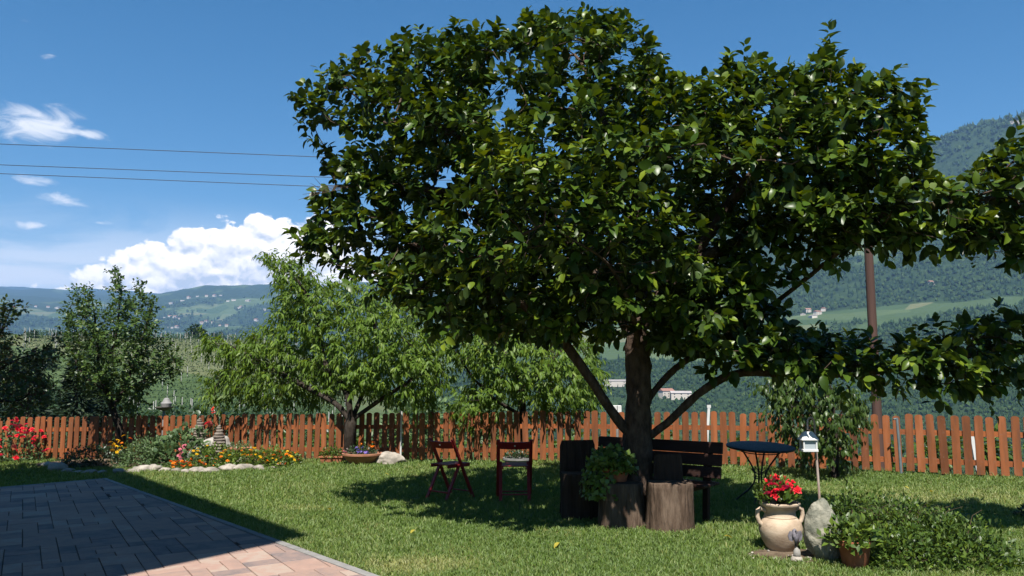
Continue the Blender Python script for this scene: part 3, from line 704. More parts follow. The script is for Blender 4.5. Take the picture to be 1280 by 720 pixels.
# ragged taller grass along the fence foot, the kerb and the stumps
def tufts(name, pts, h, mat, seed, spread=0.05, per=14, label='', cat='grass'):
    g = np.random.default_rng(seed); pts = np.repeat(np.asarray(pts, float), per, 0); n = len(pts)
    pts[:, :2] += g.normal(0, spread, (n, 2)); hh = h * g.uniform(0.4, 1.3, n); w = 0.004 * g.uniform(0.7, 1.4, n) * max(1, h / 0.12)
    th = g.uniform(0, 2 * PI, n); la = g.uniform(0, 2 * PI, n); ln = g.uniform(0.1, 0.8, n) * hh
    c = np.stack([np.cos(th), np.sin(th), 0 * th], -1) * w[:, None]; l = np.stack([np.cos(la) * ln, np.sin(la) * ln, hh * 0.95], -1)
    up = np.array([0, 0, 1.0])
    V = np.stack([pts - c, pts + c, pts + l * [.35, .35, .6] + c * .8, pts + l * [.35, .35, .6] - c * .8, pts + l], 1).reshape(-1, 3)
    k = np.arange(n)[:, None] * 5
    me = mesh_np(name, V, [k + np.array([[0, 1, 2, 3]]), k + np.array([[3, 2, 4]])], mat, True, {'rnd': np.repeat(g.uniform(0, 1, n), 5)})
    return tag(link(name, me), label, cat, None, 'stuff')
fx = np.arange(-14, 10.5, 0.06); fx = fx + rng.normal(0, 0.03, len(fx))
tufts('fence_grass', np.stack([fx, fence_y(fx) + rng.normal(-0.02, 0.05, len(fx)), 0.02 * np.minimum(fx, 2)], -1), 0.10, MAT['grass'], 8, 0.03, 7, 'ragged uncut grass along the foot of the fence')
ku = np.arange(0, 9.6, 0.03); kp = np.array([pat(u_, -0.035 - abs(rng.normal(0, 0.02)), -0.005) for u_ in ku])
tufts('kerb_grass', kp, 0.055, MAT['grass'], 9, 0.015, 5, 'longer grass blades leaning along the terrace kerb')
# rough meadow behind the fence
n = 30000
mx_ = rng.uniform(-16, 13, n); my = fence_y(mx_) + 0.5 + rng.uniform(0, 1, n) ** 1.6 * 9
mz = terr(mx_, my, False)
me = None
hh = rng.uniform(0.2, 0.6, n); th = rng.uniform(0, 2 * PI, n); c = np.stack([np.cos(th), np.sin(th), 0 * th], -1) * 0.014
P = np.stack([mx_, my, mz - 0.05], -1); l = np.stack([rng.normal(0, .12, n), rng.normal(0, .12, n), hh], -1)
V = np.stack([P - c, P + c, P + l], 1).reshape(-1, 3); k = np.arange(n)[:, None] * 3
tag(link('meadow_grass', mesh_np('meadow_grass', V, k + np.array([[0, 1, 2]]), MAT['meadow'], True, {'rnd': np.repeat(rng.uniform(0, 1, n), 3)})), 'rough meadow grass growing behind the picket fence', 'grass', None, 'stuff')

# ------------------------------------------------------------------ leaves, trees, shrubs
def leaf_tmpl(width, droop, fold, st=(0.0, 0.2, 0.5, 0.8, 1.0), prof=None, pet=0.08):
    """leaf along +x: returns verts (x along, y across, z normal) and tris"""
    prof = prof or [math.sin(PI * t ** 0.8) for t in st]
    V = []; Fc = []; n = len(st)
    mid = []
    for t in st: mid.append(len(V)); V.append((pet + t * (1 - pet), 0, -droop * t * t))
    L = [mid[0]]; R = [mid[0]]
    for i in range(1, n - 1):
        w = width * prof[i] * 0.5
        L.append(len(V)); V.append((pet + st[i] * (1 - pet), w, fold * w - droop * st[i] ** 2))
        R.append(len(V)); V.append((pet + st[i] * (1 - pet), -w, fold * w - droop * st[i] ** 2))
    L.append(mid[-1]); R.append(mid[-1])
    for i in range(n - 1):
        for side, s in ((L, 1), (R, -1)):
            a, b, c_, d = mid[i], mid[i + 1], side[i + 1], side[i]
            tri = []
            if d == a: tri.append((a, b, c_))
            elif c_ == b: tri.append((a, b, d))
            else: tri += [(a, b, c_), (a, c_, d)]
            for t_ in tri: Fc.append(t_ if s > 0 else (t_[0], t_[2], t_[1]))
    return np.array(V), np.array(Fc)
def unit(a): return a / np.maximum(np.linalg.norm(a, axis=-1, keepdims=True), 1e-9)
def frames(D, Nn):
    D = unit(D); S = unit(np.cross(Nn, D)); N2 = np.cross(D, S); return D, S, N2
def leaves(P, D, Nn, L, tm, rnd):
    D, S, N2 = frames(D, Nn); tv, tf = tm; n = len(P)
    V = P[:, None] + L[:, None, None] * (tv[None, :, 0:1] * D[:, None] + tv[None, :, 1:2] * S[:, None] + tv[None, :, 2:3] * N2[:, None])
    Fc = (tf[None] + (np.arange(n) * len(tv))[:, None, None]).reshape(-1, 3)
    return V.reshape(-1, 3), Fc, np.repeat(rnd, len(tv))
TM_PERS = leaf_tmpl(0.66, 0.22, 0.22, (0.0, 0.18, 0.48, 0.8, 1.0), [0, .72, 1.0, .66, 0])
_st = (0.0, 0.18, 0.48, 0.8, 1.0)
TMP4 = [leaf_tmpl(.66, .22, .22, _st, [0, .72, 1, .66, 0]), leaf_tmpl(.60, .42, .38, _st, [0, .66, 1, .7, 0]), leaf_tmpl(.70, .08, .12, _st, [0, .8, 1, .62, 0]), leaf_tmpl(.56, .34, .6, _st, [0, .7, 1, .6, 0])]
TM_PEACH = leaf_tmpl(0.27, 0.38, 0.2, (0, .35, .7, 1), [0, 1, .75, 0], 0.05)
TM_PLUM = leaf_tmpl(0.55, 0.15, 0.25, (0, .3, .68, 1), [0, 1, .85, 0], 0.1)
TM_CHERRY = leaf_tmpl(0.42, 0.3, 0.25, (0, .35, .7, 1), [0, 1, .8, 0], 0.12)
TM_SMALL = leaf_tmpl(0.5, 0.12, 0.25, (0, .5, 1), [0, 1, 0], 0.05)
TM_NARROW = leaf_tmpl(0.28, 0.15, 0.25, (0, .5, 1), [0, 1, 0], 0.05)
TM_IVY = leaf_tmpl(0.95, 0.15, 0.1, (0, .25, .6, 1), [0, 1, .7, 0], 0.2)

def colonize(pos0, par0, attr, step, di, dk, iters=120, bias=(0, 0, 0.0), seed=1, maxn=14000):
    g = np.random.default_rng(seed)
    pos = list(map(np.array, pos0)); par = list(par0); nch = [0] * len(pos)
    for p in par:
        if p >= 0: nch[p] += 1
    A = np.array(attr); P = np.array(pos)
    d2 = ((A[:, None] - P[None]) ** 2).sum(-1); ni = d2.argmin(1); nd = np.sqrt(d2.min(1)); alive = nd > dk
    for it in range(iters):
        act = alive & (nd < di)
        if not act.any(): break
        ids = ni[act]; dirs = unit(A[act] - P[ids])
        un, inv = np.unique(ids, return_inverse=True)
        sm = np.zeros((len(un), 3)); np.add.at(sm, inv, dirs)
        ok = (np.linalg.norm(sm, axis=1) > 0.15) & (np.array([nch[u_] for u_ in un]) < 4)
        un = un[ok]; sm = sm[ok]
        if len(un) == 0 or len(P) > maxn: break
        nw_ = P[un] + step * unit(unit(sm) + np.array(bias) + g.normal(0, 0.16, sm.shape))
        for u_ in un: nch[u_] += 1
        base = len(P); par += list(un); nch += [0] * len(un); P = np.vstack([P, nw_])
        ai = np.where(alive)[0]
        d = np.sqrt(((A[ai][:, None] - nw_[None]) ** 2).sum(-1)); m = d.min(1); am = d.argmin(1)
        bt = m < nd[ai]; nd[ai[bt]] = m[bt]; ni[ai[bt]] = base + am[bt]
        alive &= nd > dk
    return P, np.array(par)
def skeleton(lines, step):
    """lines: list of (points, start_key); each polyline starts at the node nearest to its first point"""
    pos = []; par = []
    for pts in lines:
        pts = [np.array(p, float) for p in pts]
        # smooth by Catmull-Rom
        ext = [2 * pts[0] - pts[1]] + pts + [2 * pts[-1] - pts[-2]]; dense = []
        for i in range(1, len(ext) - 2):
            for s in np.linspace(0, 1, 12, endpoint=False):
                p0, p1, p2, p3 = ext[i - 1:i + 3]
                dense.append(0.5 * ((2 * p1) + (-p0 + p2) * s + (2 * p0 - 5 * p1 + 4 * p2 - p3) * s ** 2 + (-p0 + 3 * p1 - 3 * p2 + p3) * s ** 3))
        dense.append(pts[-1]); dense = np.array(dense)
        cl = np.concatenate([[0], np.cumsum(np.linalg.norm(np.diff(dense, axis=0), axis=1))])
        k = max(2, int(cl[-1] / step)); sm = np.array([[np.interp(t, cl, dense[:, c_]) for c_ in range(3)] for t in np.linspace(0, cl[-1], k)])
        if not pos: prev = -1; st = 0
        else:
            d = [np.linalg.norm(np.array(q_) - sm[0]) for q_ in pos]; prev = int(np.argmin(d)); st = 1
        for p in sm[st:]:
            pos.append(p); par.append(prev); prev = len(pos) - 1
    return pos, par
def radii(P, par, r0, R, fix=None):
    n = len(P); cnt = np.zeros(n); has = np.zeros(n, bool)
    for i in range(n):
        if par[i] >= 0: has[par[i]] = True
    cnt[~has] = 1
    for i in range(n - 1, -1, -1):
        if par[i] >= 0: cnt[par[i]] += cnt[i]
    # parents always precede children
    ex = math.log(R / r0) / math.log(max(cnt.max(), 2))
    return r0 * cnt ** ex, cnt, ~has
def limb_mesh(P, par, rad, cnt, rough=0.0, flare=0.0, z0=None):
    n = len(P); kids = [[] for _ in range(n)]
    for i in range(n):
        if par[i] >= 0: kids[par[i]].append(i)
    Vs = []; Qs = []; off = 0; starts = [(i, None) for i in range(n) if par[i] < 0]
    while starts:
        i, pr = starts.pop(); ch = [] if pr is None else [pr]
        ch.append(i)
        while kids[ch[-1]]:
            ks_ = sorted(kids[ch[-1]], key=lambda q_: -cnt[q_]); 
            cur = ch[-1]
            for q_ in ks_[1:]: starts.append((q_, cur))
            ch.append(ks_[0])
        if len(ch) < 2: continue
        pts = P[ch]; rr_ = rad[ch].copy()
        if pr is not None: rr_[0] = min(rr_[0], rr_[1] * 1.25)
        m = rr_.max(); s = 14 if m > 0.05 else (7 if m > 0.015 else 4)
        T = np.gradient(pts, axis=0); T = unit(T)
        x = np.array([1.0, 0, 0]) if abs(T[0][0]) < 0.8 else np.array([0, 1.0, 0])
        ring = np.zeros((len(ch), s, 3)); an = np.arange(s) * 2 * PI / s
        for k in range(len(ch)):
            x = x - T[k] * np.dot(x, T[k]); x /= max(np.linalg.norm(x), 1e-9); y_ = np.cross(T[k], x)
            rk_ = np.full(s, rr_[k])
            if rough > 0 and rr_[k] > 0.02:
                for a_ in range(s):
                    p = pts[k] + (x * math.cos(an[a_]) + y_ * math.sin(an[a_])) * rr_[k]
                    rk_[a_] *= 1 + rough * mnoise.noise(Vector(p) * 9) + rough * 0.6 * mnoise.noise(Vector(p) * 23)
            if flare > 0 and z0 is not None:
                hgt = pts[k][2] - z0
                if hgt < 0.5: rk_ *= 1 + flare * max(0, 1 - hgt / 0.5) ** 2 * (1 + 0.3 * np.sin(an * 4))
            ring[k] = pts[k] + (np.cos(an)[:, None] * x + np.sin(an)[:, None] * y_) * rk_[:, None]
        Vs.append(ring.reshape(-1, 3))
        k = np.arange((len(ch) - 1) * s); a_ = k % s; b_ = k // s
        Qs.append(off + np.stack([b_ * s + a_, b_ * s + (a_ + 1) % s, (b_ + 1) * s + (a_ + 1) % s, (b_ + 1) * s + a_], -1))
        off += len(ch) * s
    return np.vstack(Vs), np.vstack(Qs)
def grow_dirs(P, par):
    D = np.zeros_like(P); m = par >= 0; D[m] = unit(P[m] - P[par[m]]); return D
def shoots(base, direc, Ls, nl, leafL, seed, spread=0.9, along=0.45, droop=0.2, upn=0.8, tipup=0.0, jit=0.35, rndfun=None):
    g = np.random.default_rng(seed); n = len(base)
    t = (np.arange(nl) + 0.6) / nl
    direc = unit(direc)
    ref = np.where(np.abs(direc[:, 2:3]) < 0.9, np.array([[0, 0, 1.0]]), np.array([[1.0, 0, 0]]))
    e1 = unit(np.cross(direc, ref)); e2 = np.cross(direc, e1)
    ph = g.uniform(0, 2 * PI, n)[:, None] + np.arange(nl)[None] * 2.4 + g.normal(0, 0.3, (n, nl))
    perp = np.cos(ph)[..., None] * e1[:, None] + np.sin(ph)[..., None] * e2[:, None]
    P = base[:, None] + direc[:, None] * (Ls[:, None] * t[None])[..., None]
    P[..., 2] -= (Ls[:, None] * t[None] ** 2) * 0.12
    D = unit(direc[:, None] * (along + 0.5 * t[None, :, None]) + perp * spread * (1 - 0.35 * t[None, :, None]) + np.array([0, 0, -droop]) + g.normal(0, jit * 0.5, (n, nl, 3)))
    Nn = np.array([0, 0, upn]) + direc[:, None] * 0.45 + g.normal(0, jit, (n, nl, 3))
    L = leafL * g.uniform(0.62, 1.15, (n, nl)) * (1 - 0.25 * t[None] ** 3)
    return P.reshape(-1, 3), D.reshape(-1, 3), Nn.reshape(-1, 3), L.reshape(-1)
def poly_sample(poly, n, g, margin=8):
    poly = np.array(poly, float); out_ = []; outd = []
    lo, hi = poly.min(0), poly.max(0)
    while sum(map(len, out_)) < n:
        q_ = g.uniform(lo, hi, (n * 2, 2)); ins = np.zeros(len(q_), bool); dist = np.full(len(q_), 1e9)
        for i in range(len(poly)):
            a_, b_ = poly[i], poly[(i + 1) % len(poly)]
            cond = (a_[1] > q_[:, 1]) != (b_[1] > q_[:, 1])
            with np.errstate(divide='ignore', invalid='ignore'):
                xi = (b_[0] - a_[0]) * (q_[:, 1] - a_[1]) / (b_[1] - a_[1] + 1e-12) + a_[0]
            ins ^= cond & (q_[:, 0] < xi)
            ab = b_ - a_; t = np.clip(((q_ - a_) @ ab) / (ab @ ab), 0, 1)
            dist = np.minimum(dist, np.linalg.norm(q_ - (a_ + t[:, None] * ab), axis=1))
        m = ins & (dist > margin); out_.append(q_[m]); outd.append(dist[m])
    return np.vstack(out_)[:n], np.concatenate(outd)[:n]

# ---- the persimmon tree
TB = gnd(797, 652); TY = TB[1]
lines = [
 [TB - [0, 0, .1], at(797, 600, TY), at(797, 545, TY), at(798, 480, TY), at(797, 400, TY), at(803, 320, TY + .1), at(790, 230, TY + .1), at(740, 120, TY)],
 [at(795, 552, TY), at(765, 515, TY - .05), at(735, 470, TY - .15), at(708, 432, TY - .2), at(660, 385, TY - .5), at(585, 330, TY - .3), at(500, 300, TY + .1)],
 [at(800, 515, TY), at(825, 480, TY + .1), at(858, 450, TY + .2), at(905, 425, TY), at(980, 370, TY - .7), at(1080, 290, TY - 1.3)],
 [at(803, 552, TY), at(838, 525, TY - .1), at(880, 487, TY - .25), at(925, 466, TY - .35), at(1000, 468, TY - .6), at(1090, 465, TY - .9), at(1210, 445, TY - 1.1)],
 [at(798, 430, TY), at(740, 340, TY + .2), at(640, 260, TY + .3), at(520, 235, TY + .4), at(420, 232, TY + .4)],
 [at(740, 345, TY + .2), at(650, 220, TY), at(560, 165, TY), at(470, 152, TY + .3)],
 [at(800, 410, TY), at(860, 330, TY - .3), at(930, 230, TY - .7), at(1000, 150, TY - 1.1)],
 [at(860, 330, TY - .3), at(960, 290, TY - .7), at(1080, 270, TY - 1.3), at(1220, 250, TY - 1.6)],
 [at(798, 440, TY), at(790, 390, TY - .8), at(760, 330, TY - 1.5), at(700, 290, TY - 2.1)],
 [at(798, 400, TY), at(810, 330, TY + .9), at(820, 260, TY + 1.9), at(800, 200, TY + 2.5)],
 [at(585, 330, TY - .8), at(640, 300, TY - 1.6), at(680, 280, TY - 2.1)],
 [at(930, 230, TY - .5), at(900, 200, TY - 1.3), at(880, 180, TY - 1.9)],
]
SIL = [(356,135),(385,98),(430,68),(480,46),(530,40),(565,32),(605,42),(640,32),(658,4),(690,18),(730,14),(775,14),(808,28),(822,62),(832,84),(865,98),(905,98),(920,74),(942,72),(960,88),(1000,84),(1022,50),(1036,24),(1046,50),(1062,86),(1100,92),(1140,98),(1162,122),(1158,160),(1168,205),(1205,214),(1240,185),(1290,160),(1380,150),(1380,330),(1290,342),(1235,338),(1190,316),(1150,316),(1085,330),(1040,332),(1005,345),(985,312),(962,318),(952,380),(966,402),(1020,412),(1060,412),(1100,425),(1160,402),(1215,388),(1290,388),(1380,390),(1380,480),(1290,482),(1250,500),(1215,506),(1160,495),(1090,498),(1010,490),(960,474),(930,462),(880,440),(840,448),(800,440),(760,432),(690,436),(640,436),(570,422),(520,402),(480,368),(430,350),(372,335),(362,292),(398,246),(430,232),(388,195),(380,172)]
g = np.random.default_rng(3)
q_, dd = poly_sample(SIL, 5200, g, 9)
k_ = np.sqrt(1 - (1 - np.clip(dd / 130, 0, 1)) ** 2)
low_ = (q_[:, 0] > 940) & (q_[:, 1] > 370)
cy = np.interp(q_[:, 0], [360, 500, 800, 900, 1000, 1150, 1400], [TY + .45, TY + .35, TY, TY - .3, TY - 1.05, TY - 1.5, TY - 1.7])
hd = np.interp(q_[:, 0], [360, 450, 560, 700, 850, 960, 1060, 1400], [0.9, 1.0, 1.9, 2.6, 2.4, 1.5, 0.75, 0.65])
hn = np.interp(q_[:, 0], [360, 450, 560, 680, 780, 860, 960, 1060, 1400], [0.9, 1.0, 1.9, 2.5, 2.1, 1.75, 1.2, .75, .65])
uu = g.uniform(-1, 1, len(q_)); yy = cy + uu * np.where(uu > 0, hd, hn) * k_ + np.where(low_, np.interp(q_[:, 0], [940, 1300], [.2, .55]), 0)
yy = np.where(yy < 6.0, 6.0 + g.uniform(0, .6, len(yy)), yy)
attr = np.array([at(a_, b_, c_) for (a_, b_), c_ in zip(q_, yy)])
nzv = np.array([mnoise.noise(Vector(p) * 1.25) + 0.55 * mnoise.noise(Vector(p) * 2.7 + Vector((9, 3, 1))) for p in attr])
q2_, dd2 = poly_sample([(905,112),(960,92),(1060,92),(1158,112),(1168,208),(1210,214),(1290,165),(1370,160),(1370,330),(1235,334),(1190,314),(1085,328),(1000,340),(965,320),(905,300)], 800, g, 8)
cy2 = np.interp(q2_[:, 0], [900, 1000, 1150, 1400], [TY - .3, TY - 1.05, TY - 1.5, TY - 1.7]); y2 = cy2 + g.uniform(-1, 1, 800) * np.sqrt(np.clip(dd2 / 60, 0, 1)) * np.interp(q2_[:, 0], [900, 1060], [1.4, .8])
attr2 = np.array([at(a_, b_, c_) for (a_, b_), c_ in zip(q2_, y2)])
attr = attr[(nzv > np.where(q_[:, 0] > 930, -.6, np.where(yy < cy - .1, -.02, -.4))) | (dd < 16)][:4400]
q3_, dd3 = poly_sample([(815,340),(955,330),(962,398),(1015,410),(1000,470),(930,460),(880,440),(830,432)], 380, g, 6)
attr3 = np.array([at(a_, b_, TY - .55 + c_) for (a_, b_), c_ in zip(q3_, g.uniform(-.8, .8, 380))])
q4_, dd4 = poly_sample([(420,330),(560,320),(700,330),(770,340),(765,428),(690,434),(640,434),(570,420),(520,400),(480,366)], 420, g, 5)
attr4 = np.array([at(a_, b_, TY - .2 + c_) for (a_, b_), c_ in zip(q4_, g.uniform(-.9, .9, 420))])
attr = np.vstack([attr, attr2, attr3, attr4])
pos, par = skeleton(lines, 0.11)
nsk = len(pos)
PP, par = colonize(pos, par, attr, 0.095, 1.1, 0.155, 150, (0, 0, 0.06), 5)
rad, cnt, tip = radii(PP, par, 0.0042, 0.165)
skr = [0.165, 0.105, 0.10, 0.10, 0.07, 0.05, 0.07, 0.05, 0.06, 0.07, 0.04, 0.04]
# keep traced limbs from thinning away too early
tree = thing('persimmon_tree', 'big spreading fruit tree with glossy broad leaves and four forking limbs', 'tree', tuple(TB))
trunkV, trunkQ = limb_mesh(PP, par, rad, cnt, 0.22, 0.35, TB[2])
link('trunk', mesh_np('trunk', trunkV - TB, trunkQ, MAT['bark'], True), tree)
dirs = grow_dirs(PP, par)
ctr = np.array([TB[0] + .4, TY, 3.0])
cand = np.where((rad < 0.0135) & (np.arange(len(PP)) >= nsk))[0]
outw = unit(PP[cand] - ctr)
prob = np.where(tip[cand], 1.0, 0.75)
cand = cand[g.uniform(0, 1, len(cand)) < prob]
outw = unit(PP[cand] - ctr)
sd_ = unit(dirs[cand] * 0.6 + outw * 0.35 + np.array([0, 0, 0.35]) + g.normal(0, 0.35, outw.shape))
Ls = g.uniform(0.10, 0.30, len(cand))
CNT = ['persimmon nodes %d shoots %d' % (len(PP), len(cand))]
LP, LD, LN, LL = shoots(PP[cand], sd_, Ls, 10, 0.148, 12, spread=0.85, along=0.4, droop=0.22, upn=0.75, jit=0.38)
# a few long leaders on top
lead = [(659, 8, TY), (1036, 26, TY - 1.2), (930, 50, TY - .7), (450, 55, TY + .3), (375, 120, TY + .4), (1215, 300, TY - 1.5), (1240, 500, TY - 1.1), (1150, 470, TY - 1.0)]
lb = np.array([at(a_, b_ + 38, c_) for a_, b_, c_ in lead]); lt = np.array([at(a_, b_, c_) for a_, b_, c_ in lead])
lb[6] = at(1225, 470, TY - 1.1); lt[6] = at(1243, 515, TY - 1.1)
e1, e2, e3, e4 = shoots(lb, lt - lb, np.linalg.norm(lt - lb, axis=1), 9, 0.12, 14, spread=0.8, along=0.5, droop=0.1)
LP, LD, LN, LL = np.vstack([LP, e1]), np.vstack([LD, e2]), np.vstack([LN, e3]), np.concatenate([LL, e4])
tt_ = np.concatenate([np.tile(np.arange(10) / 9, len(cand)), np.tile(np.arange(9) / 8, len(lead))])
LL = LL * np.where(g.uniform(0, 1, len(LL)) < .18, g.uniform(.45, .75, len(LL)), 1.0)
rd = np.clip(g.normal(0.34, 0.22, len(LP)) + .32 * tt_ ** 3, 0, 1)
yel = np.exp(-((proj(LP)[0] - 640) / 40) ** 2 - ((proj(LP)[1] - 195) / 22) ** 2); rd = np.clip(rd + 0.6 * yel, 0, 1)
# the 300 leaves that show largest become leaves of their own
lx, ly, ldep = proj(LP + unit(LD) * LL[:, None] * 0.5)
Dn, Sn, Nn_ = frames(LD, LN); view = unit(LP - np.array([0, 0, EYE])); facing = np.abs((Nn_ * view).sum(1))
cell = {}
for i in np.argsort(ldep):
    key = (int(lx[i] // 11), int(ly[i] // 11))
    if key not in cell and 0 < lx[i] < 1280 and 0 < ly[i] < 720: cell[key] = i
first = np.array(list(cell.values())); score = LL[first] / ldep[first] * (0.3 + facing[first])
big = first[np.argsort(-score)[:300]]
mask = np.ones(len(LP), bool); mask[big] = False
parts_ = []; mi = np.where(mask)[0]; gi = g.integers(0, 4, len(mi))
for k in range(4): parts_.append(leaves(LP[mi[gi == k]] - TB, LD[mi[gi == k]], LN[mi[gi == k]], LL[mi[gi == k]], TMP4[k], rd[mi[gi == k]]))
offs = np.cumsum([0] + [len(p_[0]) for p_ in parts_])
V = np.vstack([p_[0] for p_ in parts_]); Fc = np.vstack([p_[1] + o_ for p_, o_ in zip(parts_, offs)]); ra = np.concatenate([p_[2] for p_ in parts_])
crown = link('crown', mesh_np('crown', V, Fc, MAT['persimmon'], True, {'rnd': ra}), tree); crown['kind'] = 'stuff'
lm = [mesh_np('leaf', TMP4[k][0], TMP4[k][1], MAT['persimmon'], True, {'rnd': np.full(len(TM_PERS[0]), v)}) for k, v in ((0, 0.12), (1, 0.3), (2, 0.45), (3, 0.6), (1, 0.85))]
for i in big:
    o = link('leaf', lm[min(4, int(rd[i] * 5))], crown)
    m = Matrix((Dn[i], Sn[i], Nn_[i])).transposed().to_4x4()
    o.matrix_local = Matrix.Translation(tuple(LP[i] - TB)) @ m @ Matrix.Scale(float(LL[i]), 4)
# bare dead twigs at the left edge
dt = MB()
for s in range(5):
    p0 = at(430 + 4 * s, 232, TY); p1 = at(402 - 3 * s, 238 + 3 * s - 6, TY - .1); p2 = at(385 - 5 * s + 8, 236 + 7 * s - 14, TY - .15)
    dt.tube([p0 - TB, p1 - TB, p2 - TB], [0.006, 0.004, 0.002], 4)
dt.build('dead_twigs', MAT['twig'], tree)

# ---- generic smaller tree from traced limbs and crown outlines
def small_tree(name, label, base, lines, outlines, depth, halfd, natt, tm, mat, leafL, nl, seed, R, bark, shoot=(0.15, 0.4), step=0.10, dk=0.15, di=1.2,
               spread=0.7, along=0.4, droop=0.5, upn=0.6, bias=(0, 0, 0), cat='tree', prob=0.85, updir=0.2, group=None, rmean=0.45, dsh=None):
    g = np.random.default_rng(seed); A = []
    tot = sum(w for _, w in outlines)
    for poly, w in outlines:
        q_, dd = poly_sample(poly, int(natt * w / tot), g, 5)
        k_ = np.sqrt(1 - (1 - np.clip(dd / 60, 0, 1)) ** 2)
        A += [at(a_, b_, depth + (np.interp(a_, dsh[0], dsh[1]) if dsh else 0) + g.uniform(-1, 1) * halfd * c_) for (a_, b_), c_ in zip(q_, k_)]
    pos, par = skeleton(lines, step); ns = len(pos)
    P, par = colonize(pos, par, np.array(A), step, di, dk, 110, bias, seed)
    rad, cnt, tip = radii(P, par, 0.004, R)
    base = np.array(base); t = thing(name, label, cat, tuple(base), 0, group)
    V, Q = limb_mesh(P, par, rad, cnt, 0.15, 0.25, base[2])
    link('trunk', mesh_np('trunk', V - base, Q, bark, True), t)
    cand = np.where((rad < 0.014) & (np.arange(len(P)) >= min(ns, 8)))[0]
    cand = cand[g.uniform(0, 1, len(cand)) < np.where(tip[cand], 1.0, prob)]
    ctr = P[cand].mean(0); ow = unit(P[cand] - ctr); d = grow_dirs(P, par)[cand]
    sdv = unit(d * 0.6 + ow * 0.4 + np.array([0, 0, updir]) + g.normal(0, 0.35, ow.shape))
    a_, b_, c_, l_ = shoots(P[cand], sdv, g.uniform(*shoot, len(cand)), nl, leafL, seed + 1, spread, along, droop, upn)
    r_ = np.clip(g.normal(rmean, 0.24, len(a_)), 0, 1)
    V, Fc, ra = leaves(a_ - base, b_, c_, l_, tm, r_)
    cr = link('crown', mesh_np('crown', V, Fc, mat, True, {'rnd': ra}), t); cr['kind'] = 'stuff'
    CNT.append('%s nodes %d leaves %d' % (name, len(P), len(a_)))
    return t

# peach trees
b = gnd(437, 576); D1 = b[1] - 0.2
small_tree('peach_tree', 'light green peach tree with drooping narrow leaves behind the terracotta bowls', b,
  [[b, at(437, 545, D1), at(438, 527, D1)],
   [at(438, 527, D1), at(420, 505, D1 + .1), at(385, 485, D1 + .5), at(330, 455, D1 + 1.1), at(285, 430, D1 + 1.2)],
   [at(438, 527, D1), at(433, 490, D1), at(405, 450, D1 + .6), at(395, 390, D1 + .9), at(365, 340, D1 + 1.1)],
   [at(438, 527, D1), at(450, 500, D1 + .3), at(470, 440, D1 + .4), at(465, 380, D1 + .3)],
   [at(440, 525, D1), at(475, 500, D1), at(520, 470, D1 - .2), at(545, 440, D1 - .2)]],
  [([(247,425),(262,408),(285,425),(310,415),(335,400),(345,380),(325,318),(335,308),(370,318),(410,345),(470,350),(520,380),(560,430),(565,480),(535,512),(480,506),(430,492),(400,506),(350,510),(300,506),(255,504),(250,470),(285,455),(250,440)], 1.0)],
  D1, 1.25, 2300, TM_PEACH, MAT['peach'], 0.16, 11, 31, 0.11, MAT['bark_grey'], shoot=(0.2, 0.45), droop=0.75, spread=0.6, along=0.35, updir=0.15, dsh=([250, 400, 450, 560], [1.3, 1.2, 0.2, -.1]))
b = gnd(652, 573); D2 = b[1] - 0.1
small_tree('peach_tree', 'leaning peach tree with sparse light green leaves behind the folding chairs', b,
  [[b, at(655, 545, D2), at(654, 520, D2), at(650, 490, D2), at(640, 450, D2)],
   [gnd(588, 574), at(605, 556, D2), at(632, 535, D2), at(652, 524, D2)],
   [at(654, 520, D2), at(620, 500, D2 - .3), at(590, 470, D2 - .4), at(570, 440, D2 - .4)],
   [at(650, 490, D2), at(675, 470, D2 - .2), at(700, 440, D2 - .3), at(720, 430, D2 - .3)],
   [at(640, 450, D2), at(620, 430, D2 + .2), at(600, 415, D2 + .2)]],
  [([(540,420),(575,395),(640,405),(700,415),(745,425),(762,470),(745,510),(725,530),(690,525),(665,505),(640,500),(610,515),(590,545),(572,520),(560,505),(580,480),(600,470),(560,455)], 1.0)],
  D2, 1.3, 1300, TM_PEACH, MAT['peach'], 0.16, 11, 37, 0.085, MAT['bark_grey'], shoot=(0.2, 0.42), droop=0.75, spread=0.6, along=0.35, updir=0.1)
# plum tree
b = gnd(156, 577); D3 = b[1] - 0.3
small_tree('plum_tree', 'dark green plum tree with upright tips rising over the flower bed', b,
  [[b, at(152, 545, D3), at(140, 510, D3), at(125, 465, D3), at(120, 410, D3), at(115, 370, D3)],
   [at(140, 510, D3), at(158, 480, D3 + .2), at(175, 430, D3 + .6), at(190, 385, D3 + .8)],
   [at(128, 470, D3), at(145, 420, D3 + .3), at(150, 360, D3 + .2), at(142, 342, D3)],
   [at(150, 490, D3), at(190, 470, D3 + .6), at(220, 450, D3 + 1.0)],
   [at(135, 490, D3), at(105, 470, D3 - .2), at(90, 440, D3)]],
  [([(74,400),(85,370),(98,348),(112,352),(125,385),(136,378),(134,345),(142,332),(152,345),(160,370),(170,345),(178,345),(184,372),(196,365),(200,420),(225,440),(233,460),(215,480),(185,490),(180,515),(160,530),(140,505),(110,495),(90,470),(78,440)], 1.0)],
  D3, 1.2, 1500, TM_PLUM, MAT['plum'], 0.10, 9, 41, 0.07, MAT['bark_grey'], shoot=(0.12, 0.35), droop=0.25, spread=0.8, along=0.5, updir=0.5, dsh=([75, 150, 180, 230], [0, .1, .8, 1.1]))
